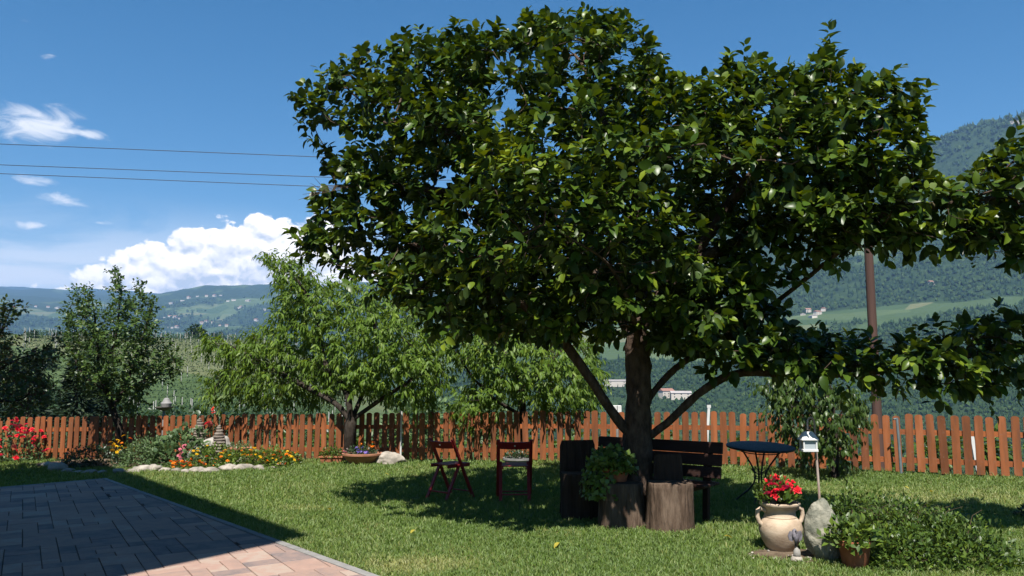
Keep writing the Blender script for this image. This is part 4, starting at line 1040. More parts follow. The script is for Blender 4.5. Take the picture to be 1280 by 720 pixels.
# cherry
b = gnd(1044, 598); D4 = b[1]
small_tree('cherry_tree', 'small cherry tree with hanging leaf sprays behind the lantern hook', b,
  [[b, at(1044, 560, D4), at(1042, 530, D4), at(1040, 490, D4), at(1030, 460, D4)],
   [at(1042, 540, D4), at(1020, 510, D4 - .2), at(985, 500, D4 - .3), at(960, 490, D4 - .2)],
   [at(1042, 530, D4), at(1060, 505, D4 - .2), at(1075, 500, D4 - .2)],
   [at(1040, 500, D4), at(1010, 480, D4 + .2), at(970, 475, D4)]],
  [([(945,470),(1000,460),(1060,480),(1088,500),(1080,520),(1066,540),(1060,580),(1050,590),(1040,560),(1022,568),(1000,570),(995,545),(975,540),(960,510)], 1.0)],
  D4, 0.8, 1300, TM_CHERRY, MAT['cherry'], 0.125, 13, 43, 0.055, MAT['bark_grey'], shoot=(0.2, 0.4), droop=1.1, spread=0.5, along=0.2, updir=-0.15)
b2 = gnd(1022, 594)
st = thing('bare_sapling', 'thin dark sapling stem beside the cherry trunk', 'sapling', tuple(b2))
MB().tube([(0, 0, -.05), (0.01, 0, .25), (-.01, 0, .55), (0.02, .02, .9)], [.035, .03, .025, .015], 8).build('stem', MAT['bark'], st, True)
# left-edge apricot with reddish tips
b = gnd(-30, 585); D5 = b[1] - 1.5
b = np.array([(-30 - 640) / F * D5, D5, 0.02 * ((-30 - 640) / F * D5)])
small_tree('apricot_tree', 'loose tree with reddish shoot tips and pale leaves above red roses', b,
  [[b, at(-25, 520, D5), at(-15, 470, D5), at(-5, 430, D5), at(12, 390, D5)],
   [at(-15, 470, D5), at(20, 450, D5 - .3), at(50, 440, D5 - .3), at(70, 420, D5 - .2)],
   [at(-20, 500, D5), at(25, 500, D5 - .2), at(45, 480, D5 - .2)]],
  [([(-50,380),(0,375),(18,370),(28,372),(30,400),(15,415),(40,435),(75,415),(80,440),(68,465),(70,500),(30,520),(-20,520),(-50,480)], 1.0)],
  D5, 0.8, 700, TM_PLUM, MAT['rosy'], 0.105, 8, 47, 0.06, MAT['bark_grey'], shoot=(0.15, 0.35), droop=0.35, spread=0.8, along=0.4, updir=0.35, rmean=0.62)

# ---- shrubs
def shrub(name, label, c, r, n, L, tm, mat, seed, cat='shrub', lump=0.25, parent=None, stems=8, hollow=0.45, part='foliage', group=None, up=0.35, zmin=0.02, rmean=0.45, stemmat=None):
    g = np.random.default_rng(seed); c = np.array(c, float); r = np.array(r, float)
    d = unit(g.normal(0, 1, (n, 3))); d[:, 2] = np.abs(d[:, 2]) * 1.0 - 0.12; d = unit(d)
    rr_ = g.uniform(hollow, 1, n) ** 0.5
    lm_ = np.array([1 + lump * (mnoise.noise(Vector(q_) * 2.3 + Vector((seed, 0, 0))) + 0.6 * mnoise.noise(Vector(q_) * 6 + Vector((0, seed, 0)))) for q_ in d])
    P = d * (rr_ * lm_)[:, None] * r
    P[:, 2] = np.maximum(P[:, 2], zmin + g.uniform(0, 0.03, n))
    D = unit(d * 0.7 + np.array([0, 0, up]) + g.normal(0, 0.55, (n, 3))); Nn = d * 0.6 + np.array([0, 0, 0.8]) + g.normal(0, 0.4, (n, 3))
    V, Fc, ra = leaves(P, D, Nn, L * g.uniform(0.6, 1.2, n), tm, np.clip(g.normal(rmean, 0.25, n), 0, 1))
    t = parent or thing(name, label, cat, tuple(c), 0, group)
    f = link(part, mesh_np(part, V, Fc, mat, True, {'rnd': ra}), t)
    if parent is not None: f.location = tuple(c)
    if stems:
        m = MB()
        for k in range(stems):
            q_ = P[g.integers(0, n)] * 0.85; m.tube([(q_[0] * .15, q_[1] * .15, 0), (q_[0] * .6, q_[1] * .6, q_[2] * .55), tuple(q_)], [.008, .006, .003], 4)
        s = m.build('stems', stemmat or MAT['twig'], t)
        if parent is not None: s.location = tuple(c)
    return t
def blossom_mesh(name, mat, petals=11, seed=1, dome=0.6, w=0.75):
    g = np.random.default_rng(seed); tm = leaf_tmpl(w, 0.15, 0.35, (0, .5, 1), [0, 1, 0], 0.0)
    tm[0][-1] = tm[0][-1]
    n = petals * 2; a = np.arange(n) * 2.4; e = np.linspace(0.1, 1.25, n)
    D = np.stack([np.cos(a) * np.cos(e), np.sin(a) * np.cos(e), np.sin(e) * dome], -1)
    V, Fc, ra = leaves(np.zeros((n, 3)), D, np.array([0, 0, 1.0]) - D * 0.3 + 0 * D, np.linspace(1, 0.55, n) * g.uniform(.85, 1.1, n), tm, g.uniform(0, 1, n))
    return mesh_np(name, V, Fc, mat, True, {'rnd': ra})
def blossoms(parent, pts, size, mat, seed, name='flower', normal=None):
    g = np.random.default_rng(seed); ms = [blossom_mesh(name, mat, 8, seed + k) for k in range(2)]
    for i, p in enumerate(pts):
        link(name, ms[i % 2], parent, tuple(p), (g.normal(-0.3, 0.45) + 0.7, g.normal(0, 0.4), g.uniform(0, 6.28)), size * g.uniform(0.8, 1.2))

# ------------------------------------------------------------------ picket fence
FL = np.concatenate([[0], np.cumsum(np.linalg.norm(np.diff(FENCE, axis=0), axis=1))])
def fence_pt(s): return np.array([np.interp(s, FL, FENCE[:, 0]), np.interp(s, FL, FENCE[:, 1])])
def fence_dir(s):
    d = fence_pt(min(s + .3, FL[-1])) - fence_pt(max(s - .3, 0)); return d / np.linalg.norm(d)
PW_, PH = 0.114, 0.93
def picket_mesh(h, w):
    ol = [(-w / 2, 0), (w / 2, 0), (w / 2, h - 0.035)] + [(w / 2 * math.cos(a_), h - 0.035 + 0.035 * math.sin(a_)) for a_ in np.linspace(0.25, PI - 0.25, 6)] + [(-w / 2, h - 0.035)]
    return MB().prism(ol, -0.011, 0.011).mesh('picket', MAT['fence'])
fence = thing('picket_fence', 'reddish brown stained wooden picket fence with rounded tops across the garden', 'fence', (0, 15.5, 0))
FO = Vector((0, 15.5, 0))
pms = [picket_mesh(PH + d, PW_ + e_) for d, e_ in ((0, 0), (0.008, 0.004), (-0.01, -0.004), (0.004, 0.0))]
s = 0.4; kk = 0; rf = random.Random(4)
while s < FL[-1] - 0.1:
    p = fence_pt(s); d = fence_dir(s); ang = math.atan2(d[1], d[0])
    z = gz(p[0])
    link('picket', pms[rf.randrange(4)], fence, (p[0] - FO.x, p[1] - FO.y, z + 0.035 + rf.uniform(-.012, .012)),
         (rf.gauss(0, .012), rf.gauss(0, .013), ang + rf.gauss(0, .012)))
    s += 0.168 + rf.uniform(-.007, .007); kk += 1
for zz in (0.22, 0.68):
    for i in range(len(FENCE) - 1):
        a_, b_ = FENCE[i], FENCE[i + 1]; d = (b_ - a_) / np.linalg.norm(b_ - a_); nrm = np.array([-d[1], d[0]]) * 0.034
        m = MB().bar((a_[0] + nrm[0], a_[1] + nrm[1], gz(a_[0]) + zz), (b_[0] + nrm[0], b_[1] + nrm[1], gz(b_[0]) + zz), 0.04, 0.085)
        m.build('rail', MAT['rail'], fence, loc=-FO)
s = 1.3
pm_ = MB().box((0, 0, .42), (.08, .08, .95), None, .006).mesh('post', MAT['fence'])
sh_ = MB().box((0, 0, .03), (.10, .095, .12), None, .004).mesh('post_shoe', MAT['concrete'])
while s < FL[-1]:
    p = fence_pt(s); d = fence_dir(s); nrm = np.array([-d[1], d[0]]) * 0.1; ang = math.atan2(d[1], d[0])
    o = link('post', pm_, fence, (p[0] + nrm[0] - FO.x, p[1] + nrm[1] - FO.y, gz(p[0])), (0, 0, ang))
    link('post_shoe', sh_, o)
    s += 2.35

# ------------------------------------------------------------------ log seats, stump, planter, bench
def log_mesh(w, d, h, seed, n=44, top_in=0.03):
    V = []; Fc = []; lev = [0, .05, .15, .3, .45, .6, .75, .88, .96, 1.0]
    g = random.Random(seed); ph = g.uniform(0, 6)
    for i, t in enumerate(lev):
        for k in range(n):
            a_ = 2 * PI * k / n
            q_ = 1 + 0.07 * mnoise.noise(Vector((math.cos(a_) * 1.6 + seed, math.sin(a_) * 1.6, t * 0.5))) + 0.05 * mnoise.noise(Vector((math.cos(a_) * 5, math.sin(a_) * 5 + seed, t))) + 0.045 * mnoise.noise(Vector((math.cos(a_) * 13 + seed, math.sin(a_) * 13, t * 1.5)))
            # squared-off section
            e_ = 1 / max(abs(math.cos(a_)) ** 3 + abs(math.sin(a_)) ** 3, 1e-6) ** (1 / 3)
            s_ = e_ * q_ * (1 + 0.06 * (1 - t) ** 2 - (top_in if t == 1.0 else 0))
            if abs(((a_ - ph + PI) % (2 * PI)) - PI) < 0.07: s_ *= 0.82
            V.append((w / 2 * s_ * math.cos(a_), d / 2 * s_ * math.sin(a_), h * t + (0.012 * mnoise.noise(Vector((k, seed, 1))) if t == 1 else 0)))
    for i in range(len(lev) - 1):
        for k in range(n): Fc.append((i * n + k, i * n + (k + 1) % n, (i + 1) * n + (k + 1) % n, (i + 1) * n + k))
    m = MB(); m.add(V, Fc + [tuple(range(n - 1, -1, -1))])
    top = MB(); top.add(V[-n:], [tuple(range(n))])
    return m, top
def log_seat(label, c, w, d, h, bw, bh, rz, seed, mat, back=True, cat='log seat', name='log_armchair'):
    t = thing(name, label, cat, tuple(c), rz)
    m, tp = log_mesh(w, d, h, seed); m.build('log', mat, t, True, 50); tp.build('cut_face', MAT['endgrain'], t)
    if back:
        ol = [(-bw / 2, 0), (bw / 2, 0), (bw / 2 * .97, bh * .86), (bw / 2 * .88, bh), (-bw / 2 * .86, bh * 0.985), (-bw / 2 * .97, bh * .82)]
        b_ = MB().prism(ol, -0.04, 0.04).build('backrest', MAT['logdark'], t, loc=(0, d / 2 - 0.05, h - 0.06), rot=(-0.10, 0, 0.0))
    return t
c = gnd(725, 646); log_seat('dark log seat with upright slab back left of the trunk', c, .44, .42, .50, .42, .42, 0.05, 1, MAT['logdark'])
c = gnd(777, 657); log_seat('sawn log stump under the ivy planter, cracked down its face', c, .46, .42, .46, .3, .4, -0.05, 2, MAT['log'], back=False, cat='stump', name='log_stump')
STC = c
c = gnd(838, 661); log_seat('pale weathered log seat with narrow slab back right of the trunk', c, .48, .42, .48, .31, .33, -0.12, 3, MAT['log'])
crk = MB().tube([(-0.06, -0.215, .45), (-0.01, -0.222, .25), (0.06, -0.225, .05)], [0.012, .009, .006], 5)
# ivy planter
pt = thing('ivy_planter', 'terracotta planter full of bright green ivy on the stump', 'planter', (STC[0] - .05, STC[1], STC[2] + .47))
MB().lathe([(0.105, 0), (.14, .10), (.155, .105), (.155, .135), (.135, .135), (.125, .10)], 20).build('pot', MAT['terracotta'], pt, True)
shrub('', '', (-0.06, -.02, .12), (.27, .24, .23), 900, .062, TM_IVY, MAT['ivy'], 51, parent=pt, stems=6, hollow=.2, zmin=-.05)
g = np.random.default_rng(52)
n = 260; a_ = g.uniform(PI * 0.85, PI * 1.6, n); rr_ = g.uniform(.15, .28, n)
P = np.stack([np.cos(a_) * rr_ - .1, np.sin(a_) * rr_ * .7, g.uniform(-.16, .12, n)], -1)
D = np.stack([np.cos(a_) * .4, np.sin(a_) * .4, -np.ones(n) * .7], -1) + g.normal(0, .3, (n, 3)); Nn = np.stack([np.cos(a_), np.sin(a_), .5 + 0 * a_], -1) + g.normal(0, .3, (n, 3))
V, Fc, ra = leaves(P, D, Nn, .06 * g.uniform(.6, 1.2, n), TM_IVY, np.clip(g.normal(.4, .25, n), 0, 1))
link('trailing_ivy', mesh_np('trailing_ivy', V, Fc, MAT['ivy'], True, {'rnd': ra}), pt)

# bench behind the trunk
e1 = at(898, 602, 8.75); e0 = at(742, 602, 9.75)
bc = (e0 + e1) / 2; bd = (e1 - e0)[:2]; BL = np.linalg.norm(bd); bang = math.atan2(bd[1], bd[0])
bench = thing('garden_bench', 'dark brown slatted garden bench standing behind the trunk', 'bench', (bc[0], bc[1], gz(bc[0])), bang)
for k in range(3): MB().box((0, -.03 + k * -.135 + 0.0, .44), (BL, .12, .03), None, .005).build('seat_slat', MAT['bench'], bench)
for k in range(3): MB().box((0, 0.07 + .03 * k, .545 + k * .13), (BL, .028, .127), Matrix.Rotation(-.16, 3, 'X'), .005).build('back_slat', MAT['bench'], bench)
for x in (-BL / 2 + .18, BL / 2 - .18):
    MB().bar((x, -.32, 0), (x, -.32, .425), .06, .06).build('leg', MAT['bench'], bench)
    MB().bar((x, .05, 0), (x, .085, .43), .06, .06).build('leg', MAT['bench'], bench)
    MB().bar((x, .105, .43), (x, .180, .84), .09, .035, (0, 1, 0)).build('back_support', MAT['bench'], bench)
    MB().bar((x, -.36, .40), (x, .08, .40), .05, .05, (1, 0, 0)).build('bearer', MAT['bench'], bench)

# ------------------------------------------------------------------ folding chairs
def folding_chair(label, loc, rz):
    t = thing('folding_chair', label, 'chair', loc, rz, None)
    W = 0.43
    # local: +y is forward, long rails run from the back top to the front foot
    for sx in (-1, 1):
        MB().bar((sx * W / 2, -.17, .80), (sx * W / 2, .24, 0), .045, .024, (0, 1, 0), .004).build('back_rail', MAT['chair'], t)
        MB().bar((sx * (W / 2 - .03), .02, .50), (sx * (W / 2 - .03), -.24, 0) if False else (sx * (W / 2 - .03), -.25, 0), .042, .022, (0, 1, 0), .004).build('leg', MAT['chair'], t)
        MB().bar((sx * (W / 2 - .055), -.20, .435), (sx * (W / 2 - .055), .22, .435), .022, .035, (0, 0, 1), .003).build('seat_bearer', MAT['chair'], t)
    for k in range(6): MB().box((0, -.17 + k * .075, .459), (W - .085, .062, .014), None, .003).build('seat_slat', MAT['chair'], t)
    b_ = MB(); V = []; ns = 9
    b_ = MB()
    for k in range(ns - 1):
        x0, x1 = -W / 2 + W * k / (ns - 1), -W / 2 + W * (k + 1) / (ns - 1)
        y0, y1 = -.02 * (1 - (2 * x0 / W) ** 2), -.02 * (1 - (2 * x1 / W) ** 2)
        V = [(x0, y0 - .009, 0), (x1, y1 - .009, 0), (x1, y1 + .009, 0), (x0, y0 + .009, 0), (x0, y0 - .009, .10), (x1, y1 - .009, .10), (x1, y1 + .009, .10), (x0, y0 + .009, .10)]
        b_.add(V, [(0, 3, 2, 1), (4, 5, 6, 7), (0, 1, 5, 4), (2, 3, 7, 6)] + ([(3, 0, 4, 7)] if k == 0 else []) + ([(1, 2, 6, 5)] if k == ns - 2 else []))
    br = b_.build('backrest', MAT['chair'], t, loc=(0, -.142, .685), rot=(0.47, 0, 0))
    MB().lathe([(.012, 0), (.012, .006)], 10).build('bolt', MAT['bolt'], br, loc=(0, -.0295, .055), rot=(PI / 2, 0, 0))
    MB().tube([(-W / 2, .20, .085), (W / 2, .20, .085)], .009, 8).build('stretcher', MAT['chair'], t)
    MB().bar((-W / 2 + .03, -.205, .10), (W / 2 - .03, -.205, .10), .028, .018, (0, 0, 1), .003).build('stretcher', MAT['chair'], t)
    return t
c = gnd(562, 622); folding_chair('red wooden folding chair turned sideways on the lawn', tuple(c), -0.72)
c = gnd(643, 625); folding_chair('red wooden folding chair with its back to the terrace, beside the log seat', tuple(c), 0.03)

# ------------------------------------------------------------------ round table
tc_ = gnd(950, 629)
tb = thing('bistro_table', 'round dark metal garden table with curved wire legs', 'table', (tc_[0], tc_[1], tc_[2] - .015), 0.25); tb.rotation_euler = (0.075, 0, 0.25)
tp = MB().lathe([(.39, .70), (.415, .705), (.42, .715), (.42, .728), (.41, .733), (.10, .7335)], 48).build('table_top', MAT['tabletop'], tb, True, 30)
for k in range(4):
    a_ = PI / 4 + k * PI / 2; ca, sa = math.cos(a_), math.sin(a_); pr = [(.25, .70), (.20, .62), (.12, .50), (.07, .40), (.06, .33), (.08, .25), (.15, .16), (.25, .07), (.32, .0)]
    MB().tube([(r_ * ca, r_ * sa, z) for r_, z in pr], .011, 8).build('leg', MAT['iron'], tb, True)
    a2 = a_ + PI / 4
    MB().tube([(.07 * ca, .07 * sa, .38), (.13 * math.cos(a2), .13 * math.sin(a2), .45), (.07 * math.cos(a_ + PI / 2), .07 * math.sin(a_ + PI / 2), .38)], .006, 6).build('brace', MAT['iron'], tb, True)
for rr_, z in ((.075, .33), (.24, .66)):
    MB().tube([(rr_ * math.cos(q_), rr_ * math.sin(q_), z) for q_ in np.linspace(0, 2 * PI, 25)], .007, 6).build('ring', MAT['iron'], tb, True)

# ------------------------------------------------------------------ clay jar with red flowers
jc = gnd(979, 689); jc = np.array([jc[0], jc[1] + .05, jc[2]])
jar = thing('clay_jar', 'big cream clay jar with two handles planted with red flowers', 'jar', tuple(jc), 0.15); jar.scale = (.93, .93, 1.03)
prof = [(.10, -.02), (.118, 0), (.145, .03), (.185, .10), (.205, .16), (.208, .20), (.195, .245), (.168, .275), (.156, .285), (.158, .292), (.15, .30), (.146, .33), (.155, .365), (.185, .385), (.195, .395), (.195, .41), (.18, .418), (.155, .405), (.14, .36), (.13, .33)]
MB().lathe(prof, 40).build('jar_body', MAT['clay'], jar, True, 60)
for sx in (-1, 1):
    MB().tube([(sx * .148, 0, .345), (sx * .20, 0, .365), (sx * .232, 0, .345), (sx * .238, 0, .30), (sx * .222, 0, .25), (sx * .19, 0, .225)], [.02, .02, .021, .021, .021, .023], 10).build('handle', MAT['clay'], jar, True)
MB().lathe([(.14, .36), (.08, .375), (.01, .38)], 20).build('potting_soil', MAT['soil'], jar)
shrub('', '', (-.02, 0, .40), (.20, .18, .21), 640, .075, TM_SMALL, MAT['shrub'], 61, parent=jar, stems=10, hollow=.02, zmin=.03, up=1.0, rmean=.6, stemmat=MAT['stem'])
pts = []
for x, z, y in ((-.17, .50, -.1), (-.105, .575, -.08), (-.06, .60, -.02), (-.10, .53, -.14), (-.035, .63, .02), (.0, .585, -.06), (.03, .61, .05), (.055, .57, -.08), (.10, .585, -.03), (.125, .55, -.07), (.08, .60, .05), (-.02, .55, -.13), (-.14, .55, -.02), (-.08, .58, .06), (.02, .56, -.12), (.13, .53, -.11), (-.12, .49, -.14), (.06, .53, -.15), (.15, .57, .02), (-.05, .54, -.16)):
    pts.append((x, y, z))
blossoms(jar, pts, .06, MAT['red'], 62)

# ------------------------------------------------------------------ boulder, hook lantern, figurine, terracotta pot
def rock_mesh(name, r, seed, mat, sub=4, amp=0.22, flat=-0.75, skew=0.0, taper=0.0, freq=1.1):
    import bmesh
    bm = bmesh.new(); bmesh.ops.create_icosphere(bm, subdivisions=sub, radius=1)
    for v in bm.verts:
        p = v.co.copy()
        d = 1 + amp * mnoise.noise(p * freq + Vector((seed * 3.1, 0, 0))) + amp * .45 * mnoise.noise(p * freq * 2.6 + Vector((0, seed * 1.7, 0))) + amp * .16 * mnoise.noise(p * freq * 7)
        z = max(p.z * d, flat)
        k = 1 - taper * (z + 1) / 2
        v.co = ((p.x * d * k + skew * z) * r[0], p.y * d * k * r[1], (z - flat) * r[2])
    me = bpy.data.meshes.new(name); bm.to_mesh(me); bm.free(); me.materials.append(mat)
    me.polygons.foreach_set('use_smooth', np.full(len(me.polygons), True)); return me
bc_ = gnd(1034, 701); bc_[1] += .06
o = link('boulder', rock_mesh('boulder', (.185, .16, .275), 4, MAT['boulder'], 5, .17, -.85, -.10, .30, 1.0), None, tuple(bc_), (0, 0, .2))
tag(o, 'mottled green and white upright boulder beside the clay jar', 'boulder')
hp = gnd(1028, 672)
hook = thing('lantern_hook', 'thin rusty garden hook pole holding a white lantern', 'hook pole', tuple(hp))
HT = at(1023, 522, hp[1])[2] - hp[2]
pts = [(0, 0, -.1), (-.015, 0, .5), (-.03, 0, HT - .08)] + [(-.03 - .035 + .035 * math.cos(q_), 0, HT - .05 + .05 * math.sin(q_)) for q_ in np.linspace(0.2, PI, 7)] + [(-.10, 0, HT - .12)]
MB().tube(pts, [.013, .012, .011] + [.010] * 8, 8).build('pole', MAT['rusty'], hook, True)
ln_ = thing('lantern', 'small white house-shaped lantern hanging from the garden hook', 'lantern', (hp[0] - .10, hp[1], hp[2] + HT - .335)); ln_.scale = (1.2, 1.2, 1.2)
MB().box((0, 0, .012), (.125, .105, .024), None, .004).build('base', MAT['white_metal'], ln_)
for sx in (-1, 1):
    for sy in (-1, 1): MB().box((sx * .052, sy * .042, .06), (.012, .012, .075), None, .002).build('post', MAT['white_metal'], ln_)
MB().box((0, 0, .06), (.096, .076, .07)).build('pane', MAT['glass'], ln_)
MB().add([(-.072, -.06, .098), (.072, -.06, .098), (.072, .06, .098), (-.072, .06, .098), (-.035, -.012, .165), (.035, -.012, .165), (.035, .012, .165), (-.035, .012, .165)], [(3, 2, 1, 0), (4, 5, 6, 7), (0, 1, 5, 4), (1, 2, 6, 5), (2, 3, 7, 6), (3, 0, 4, 7)]).build('roof', MAT['white_metal'], ln_)
MB().tube([(.022 * math.cos(q_), 0, .185 + .022 * math.sin(q_)) for q_ in np.linspace(0, 2 * PI, 13)], .004, 6).build('ring', MAT['iron'], ln_, True)
fc = gnd(996, 702)
fg = thing('bird_figurine', 'little grey bird garden ornament with drooping wings on stacked stones', 'ornament', tuple(fc), 0.1)
link('base_stone', rock_mesh('base_stone', (.055, .045, .032), 6, MAT['stone'], 3, .2, -.6), fg)
link('white_stone', rock_mesh('white_stone', (.042, .036, .05), 9, MAT['white_rock'], 3, .2, -.6, 0, .5), fg, (0.004, 0, .042))
MB().tube([(0, 0, .09), (-.004, 0, .14), (-.008, 0, .18)], [.008, .007, .009], 6).build('stem', MAT['iron'], fg)
bm_ = MB(); bm_.tube([(-.004, -.012, .148), (-.006, -.014, .175), (-.008, -.01, .21), (-.01, .0, .235), (-.008, .004, .258), (-.006, .0, .272)], [.006, .017, .028, .026, .019, .006], 12); bm_.build('bird_body', MAT['grey_figure'], fg, True, 70)
MB().tube([(-.008, -.016, .256), (-.012, -.045, .240)], [.007, .001], 6).build('beak', MAT['iron'], fg)
for sx in (-1, 1):
    V = [(sx * .018, 0, .25), (sx * .05, .008, .252), (sx * .066, .012, .215), (sx * .055, .012, .175), (sx * .03, .004, .165), (sx * .02, 0, .20)]
    m = MB(); m.add([(x, y - .004, z) for x, y, z in V] + [(x, y + .004, z) for x, y, z in V], [tuple(range(6)), tuple(range(11, 5, -1))] + [(k, 6 + k, 6 + (k + 1) % 6, (k + 1) % 6) for k in range(6)])
    m.build('wing', MAT['grey_figure'], fg)
pc_ = gnd(1073, 710); pc_[1] += .06
tp_ = thing('terracotta_pot', 'brick red terracotta pot with a leafy plant beside the boulder', 'pot', tuple(pc_), 0.2)
MB().lathe([(.09, 0), (.10, .01), (.125, .17), (.128, .175), (.148, .18), (.15, .215), (.135, .217), (.125, .19), (.118, .17)], 28).build('pot', MAT['terracotta'], tp_, True, 40)
MB().lathe([(.118, .18), (.01, .185)], 20).build('potting_soil', MAT['soil'], tp_)
shrub('', '', (-.02, -.02, .20), (.21, .19, .20), 480, .075, TM_SMALL, MAT['shrub'], 66, parent=tp_, stems=8, hollow=.1, zmin=-.04, rmean=.6, stemmat=MAT['stem'])
# soil patch and stones
n = 32; V = [(SOIL[0] + .03, SOIL[1] + .1, SOIL[2] + .012)] + [(SOIL[0] + .47 * math.cos(2 * PI * k / n) * (1 + .12 * math.sin(k * 2.7)), SOIL[1] + .1 + .27 * math.sin(2 * PI * k / n) * (1 + .12 * math.sin(k * 1.9)), SOIL[2] + .004) for k in range(n)]
tag(MB().add(V, [(0, 1 + k, 1 + (k + 1) % n) for k in range(n)]).build('soil_patch', MAT['soil'], None, True, 80), 'bare brown soil under the clay jar', None, None, 'structure')
pb = [rock_mesh('pebble', (.022, .018, .014), k, MAT['stone'], 2, .25, -.5) for k in range(4)]
rp = random.Random(9)
for k in range(26):
    x = SOIL[0] + rp.uniform(-.45, .42); y = SOIL[1] + rp.uniform(-.12, .30)
    if abs(x - jc[0]) < .13 and abs(y - jc[1]) < .13: continue
    tag(link('pebble', pb[k % 4], None, (x, y, SOIL[2] + .006), (0, 0, rp.uniform(0, 6)), rp.uniform(.35, .8)), 'small pale pebble on the soil beside the clay jar', 'pebble', 'pebbles on the bare soil')

# ------------------------------------------------------------------ ground-cover shrub on the right
sc1 = gnd(1140, 692)
big_ = thing('trailing_shrub', 'low spreading green shrub with arching shoots beside the boulder', 'shrub', (sc1[0], sc1[1], sc1[2]))
for k, (dx, dy, rx, ry, rz_, n) in enumerate(((-.33, .45, .40, .42, .48, 2600), (-.1, .0, .5, .5, .44, 3400), (.25, -.3, .45, .5, .38, 3000), (.36, .2, .36, .4, .32, 1900), (-.3, -.45, .36, .35, .30, 1600), (.1, .45, .42, .4, .40, 2000))):
    shrub('', '', (dx, dy, 0), (rx, ry, rz_), n, .052, TM_SMALL, MAT['shrub'], 70 + k, parent=big_, stems=10, hollow=.25, lump=.35, up=.5, rmean=.45, part='foliage')
m = MB(); g = np.random.default_rng(77); sb = []; sdv = []; sl = []
for k in range(22):
    a_ = g.uniform(0, 2 * PI); x, y = g.normal(0.0, .28), g.normal(0, .25); L_ = g.uniform(.16, .28); d = unit(np.array([math.cos(a_) * .8, math.sin(a_) * .5, 1.0]))
    p0 = np.array([x, y, .26]); p1 = p0 + d * L_ * .6; p2 = p0 + d * L_ + np.array([math.cos(a_) * .08, 0, -.05]); m.tube([p0, p1, p2], [.003, .0025, .0015], 4); sb.append(p0); sdv.append(p2 - p0); sl.append(L_)
m.build('arching_shoots', MAT['twig'], big_)['kind'] = 'stuff'
a1, a2, a3, a4 = shoots(np.array(sb), np.array(sdv), np.array(sl), 15, .05, 78, .8, .5, .0)
V, Fc, ra = leaves(a1, a2, a3, a4, TM_SMALL, np.clip(g.normal(.6, .25, len(a1)), 0, 1))
link('shoot_leaves', mesh_np('shoot_leaves', V, Fc, MAT['shrub'], True, {'rnd': ra}), big_)
o = gnd(1278, 648)
shrub('small_shrub', 'small dark tuft of leaves on the sunny lawn near the fence', (o[0] + .12, o[1], o[2]), (.16, .14, .16), 160, .06, TM_SMALL, MAT['shrub_dark'], 79, stems=3)

# ------------------------------------------------------------------ flower bed
bed = MB(); n = 40
V = [(BEDC[0], BEDC[1] + .5, gz(BEDC[0]) + .10)] + [(BEDC[0] + 3.0 * math.cos(2 * PI * k / n), BEDC[1] + .38 + 1.2 * math.sin(2 * PI * k / n), gz(BEDC[0] + 3.0 * math.cos(2 * PI * k / n)) + .006) for k in range(n)]
tag(bed.add(V, [(0, 1 + k, 1 + (k + 1) % n) for k in range(n)]).build('flower_bed_soil', MAT['soil'], None, True, 80), 'dark soil of the stone-edged flower bed', None, None, 'structure')
es = [rock_mesh('edging_stone', (.16, .12, .085), 20 + k, MAT['stone'], 3, .42, -.5) for k in range(6)]
edge = [(70, 588, 1.2), (85, 590, .8), (98, 591, .6), (112, 592, .8), (128, 592, .6), (150, 591, .9), (165, 590, .7), (178, 589, 1.0), (192, 588, 1.2), (206, 589, .6), (221, 590, .7), (232, 591, .7), (246, 590, .9), (262, 590, .9), (285, 588, 1.0), (304, 587, 1.0), (324, 587, .8), (341, 585, .6), (352, 582, .7), (363, 580, .5), (60, 583, .9), (365, 575, .4)]
for k, (x, y, s_) in enumerate(edge):
    p = gnd(x, y)
    lab = 'shaded grey edging stone on the house side of the flower bed' if x < 170 else 'sunlit pale edging stone in front of the marigolds' if x > 200 else 'large pale edging stone where shade meets sun'
    tag(link('edging_stone', es[k % 6], None, (p[0], p[1], p[2] - .02), (0, 0, rp.uniform(-.5, .5)), (s_ * rp.uniform(.9, 1.3), s_, s_ * rp.uniform(.8, 1.2))), lab, 'stone', 'stones edging the flower bed')
def bedpt(px, depth_off, py=586):
    p = gnd(px, py); y = p[1] + depth_off; x = p[0] * y / p[1]; return np.array([x, y, gz(x)])
def bloomset(parent, c, r, n, size, mat, seed, zlo=.5, name='flower'):
    g = np.random.default_rng(seed); pts = []
    for _ in range(n):
        d = unit(g.normal(0, 1, 3)); d[2] = abs(d[2]) * (1 - zlo) + zlo; d[1] -= .25; d = unit(d); pts.append(np.array(c) + d * np.array(r) * g.uniform(.95, 1.1))
    blossoms(parent, pts, size, mat, seed, name)
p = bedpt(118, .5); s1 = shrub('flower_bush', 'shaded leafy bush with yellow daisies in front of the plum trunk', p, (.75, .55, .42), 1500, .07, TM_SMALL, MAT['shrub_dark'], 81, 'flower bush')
bloomset(s1, (.2, 0, 0.05), (.72, .5, .45), 16, .045, MAT['yellow'], 82, .55); 
p = bedpt(158, 1.0); s1 = shrub('daisy_clump', 'tall loose clump of yellow and orange daisies beside the plum trunk', p, (.35, .3, .48), 350, .07, TM_NARROW, MAT['shrub'], 83, 'flower')
bloomset(s1, (0, 0, .1), (.35, .3, .5), 9, .05, MAT['yellow'], 84, .4); bloomset(s1, (0.05, 0, .1), (.35, .3, .45), 5, .05, MAT['orange'], 85, .3)
p = bedpt(184, .65); shrub('rounded_shrub', 'rounded green shrub behind the largest edging stone', p, (.58, .5, .60), 2200, .06, TM_SMALL, MAT['shrub_grey'], 86)
p = bedpt(226, .95); shrub('hosta_clump', 'bluish green mound of broad leaves below the white rock', p, (.72, .6, .68), 1100, .13, TM_PLUM, MAT['shrub_grey'], 87, hollow=.5, rmean=.3)
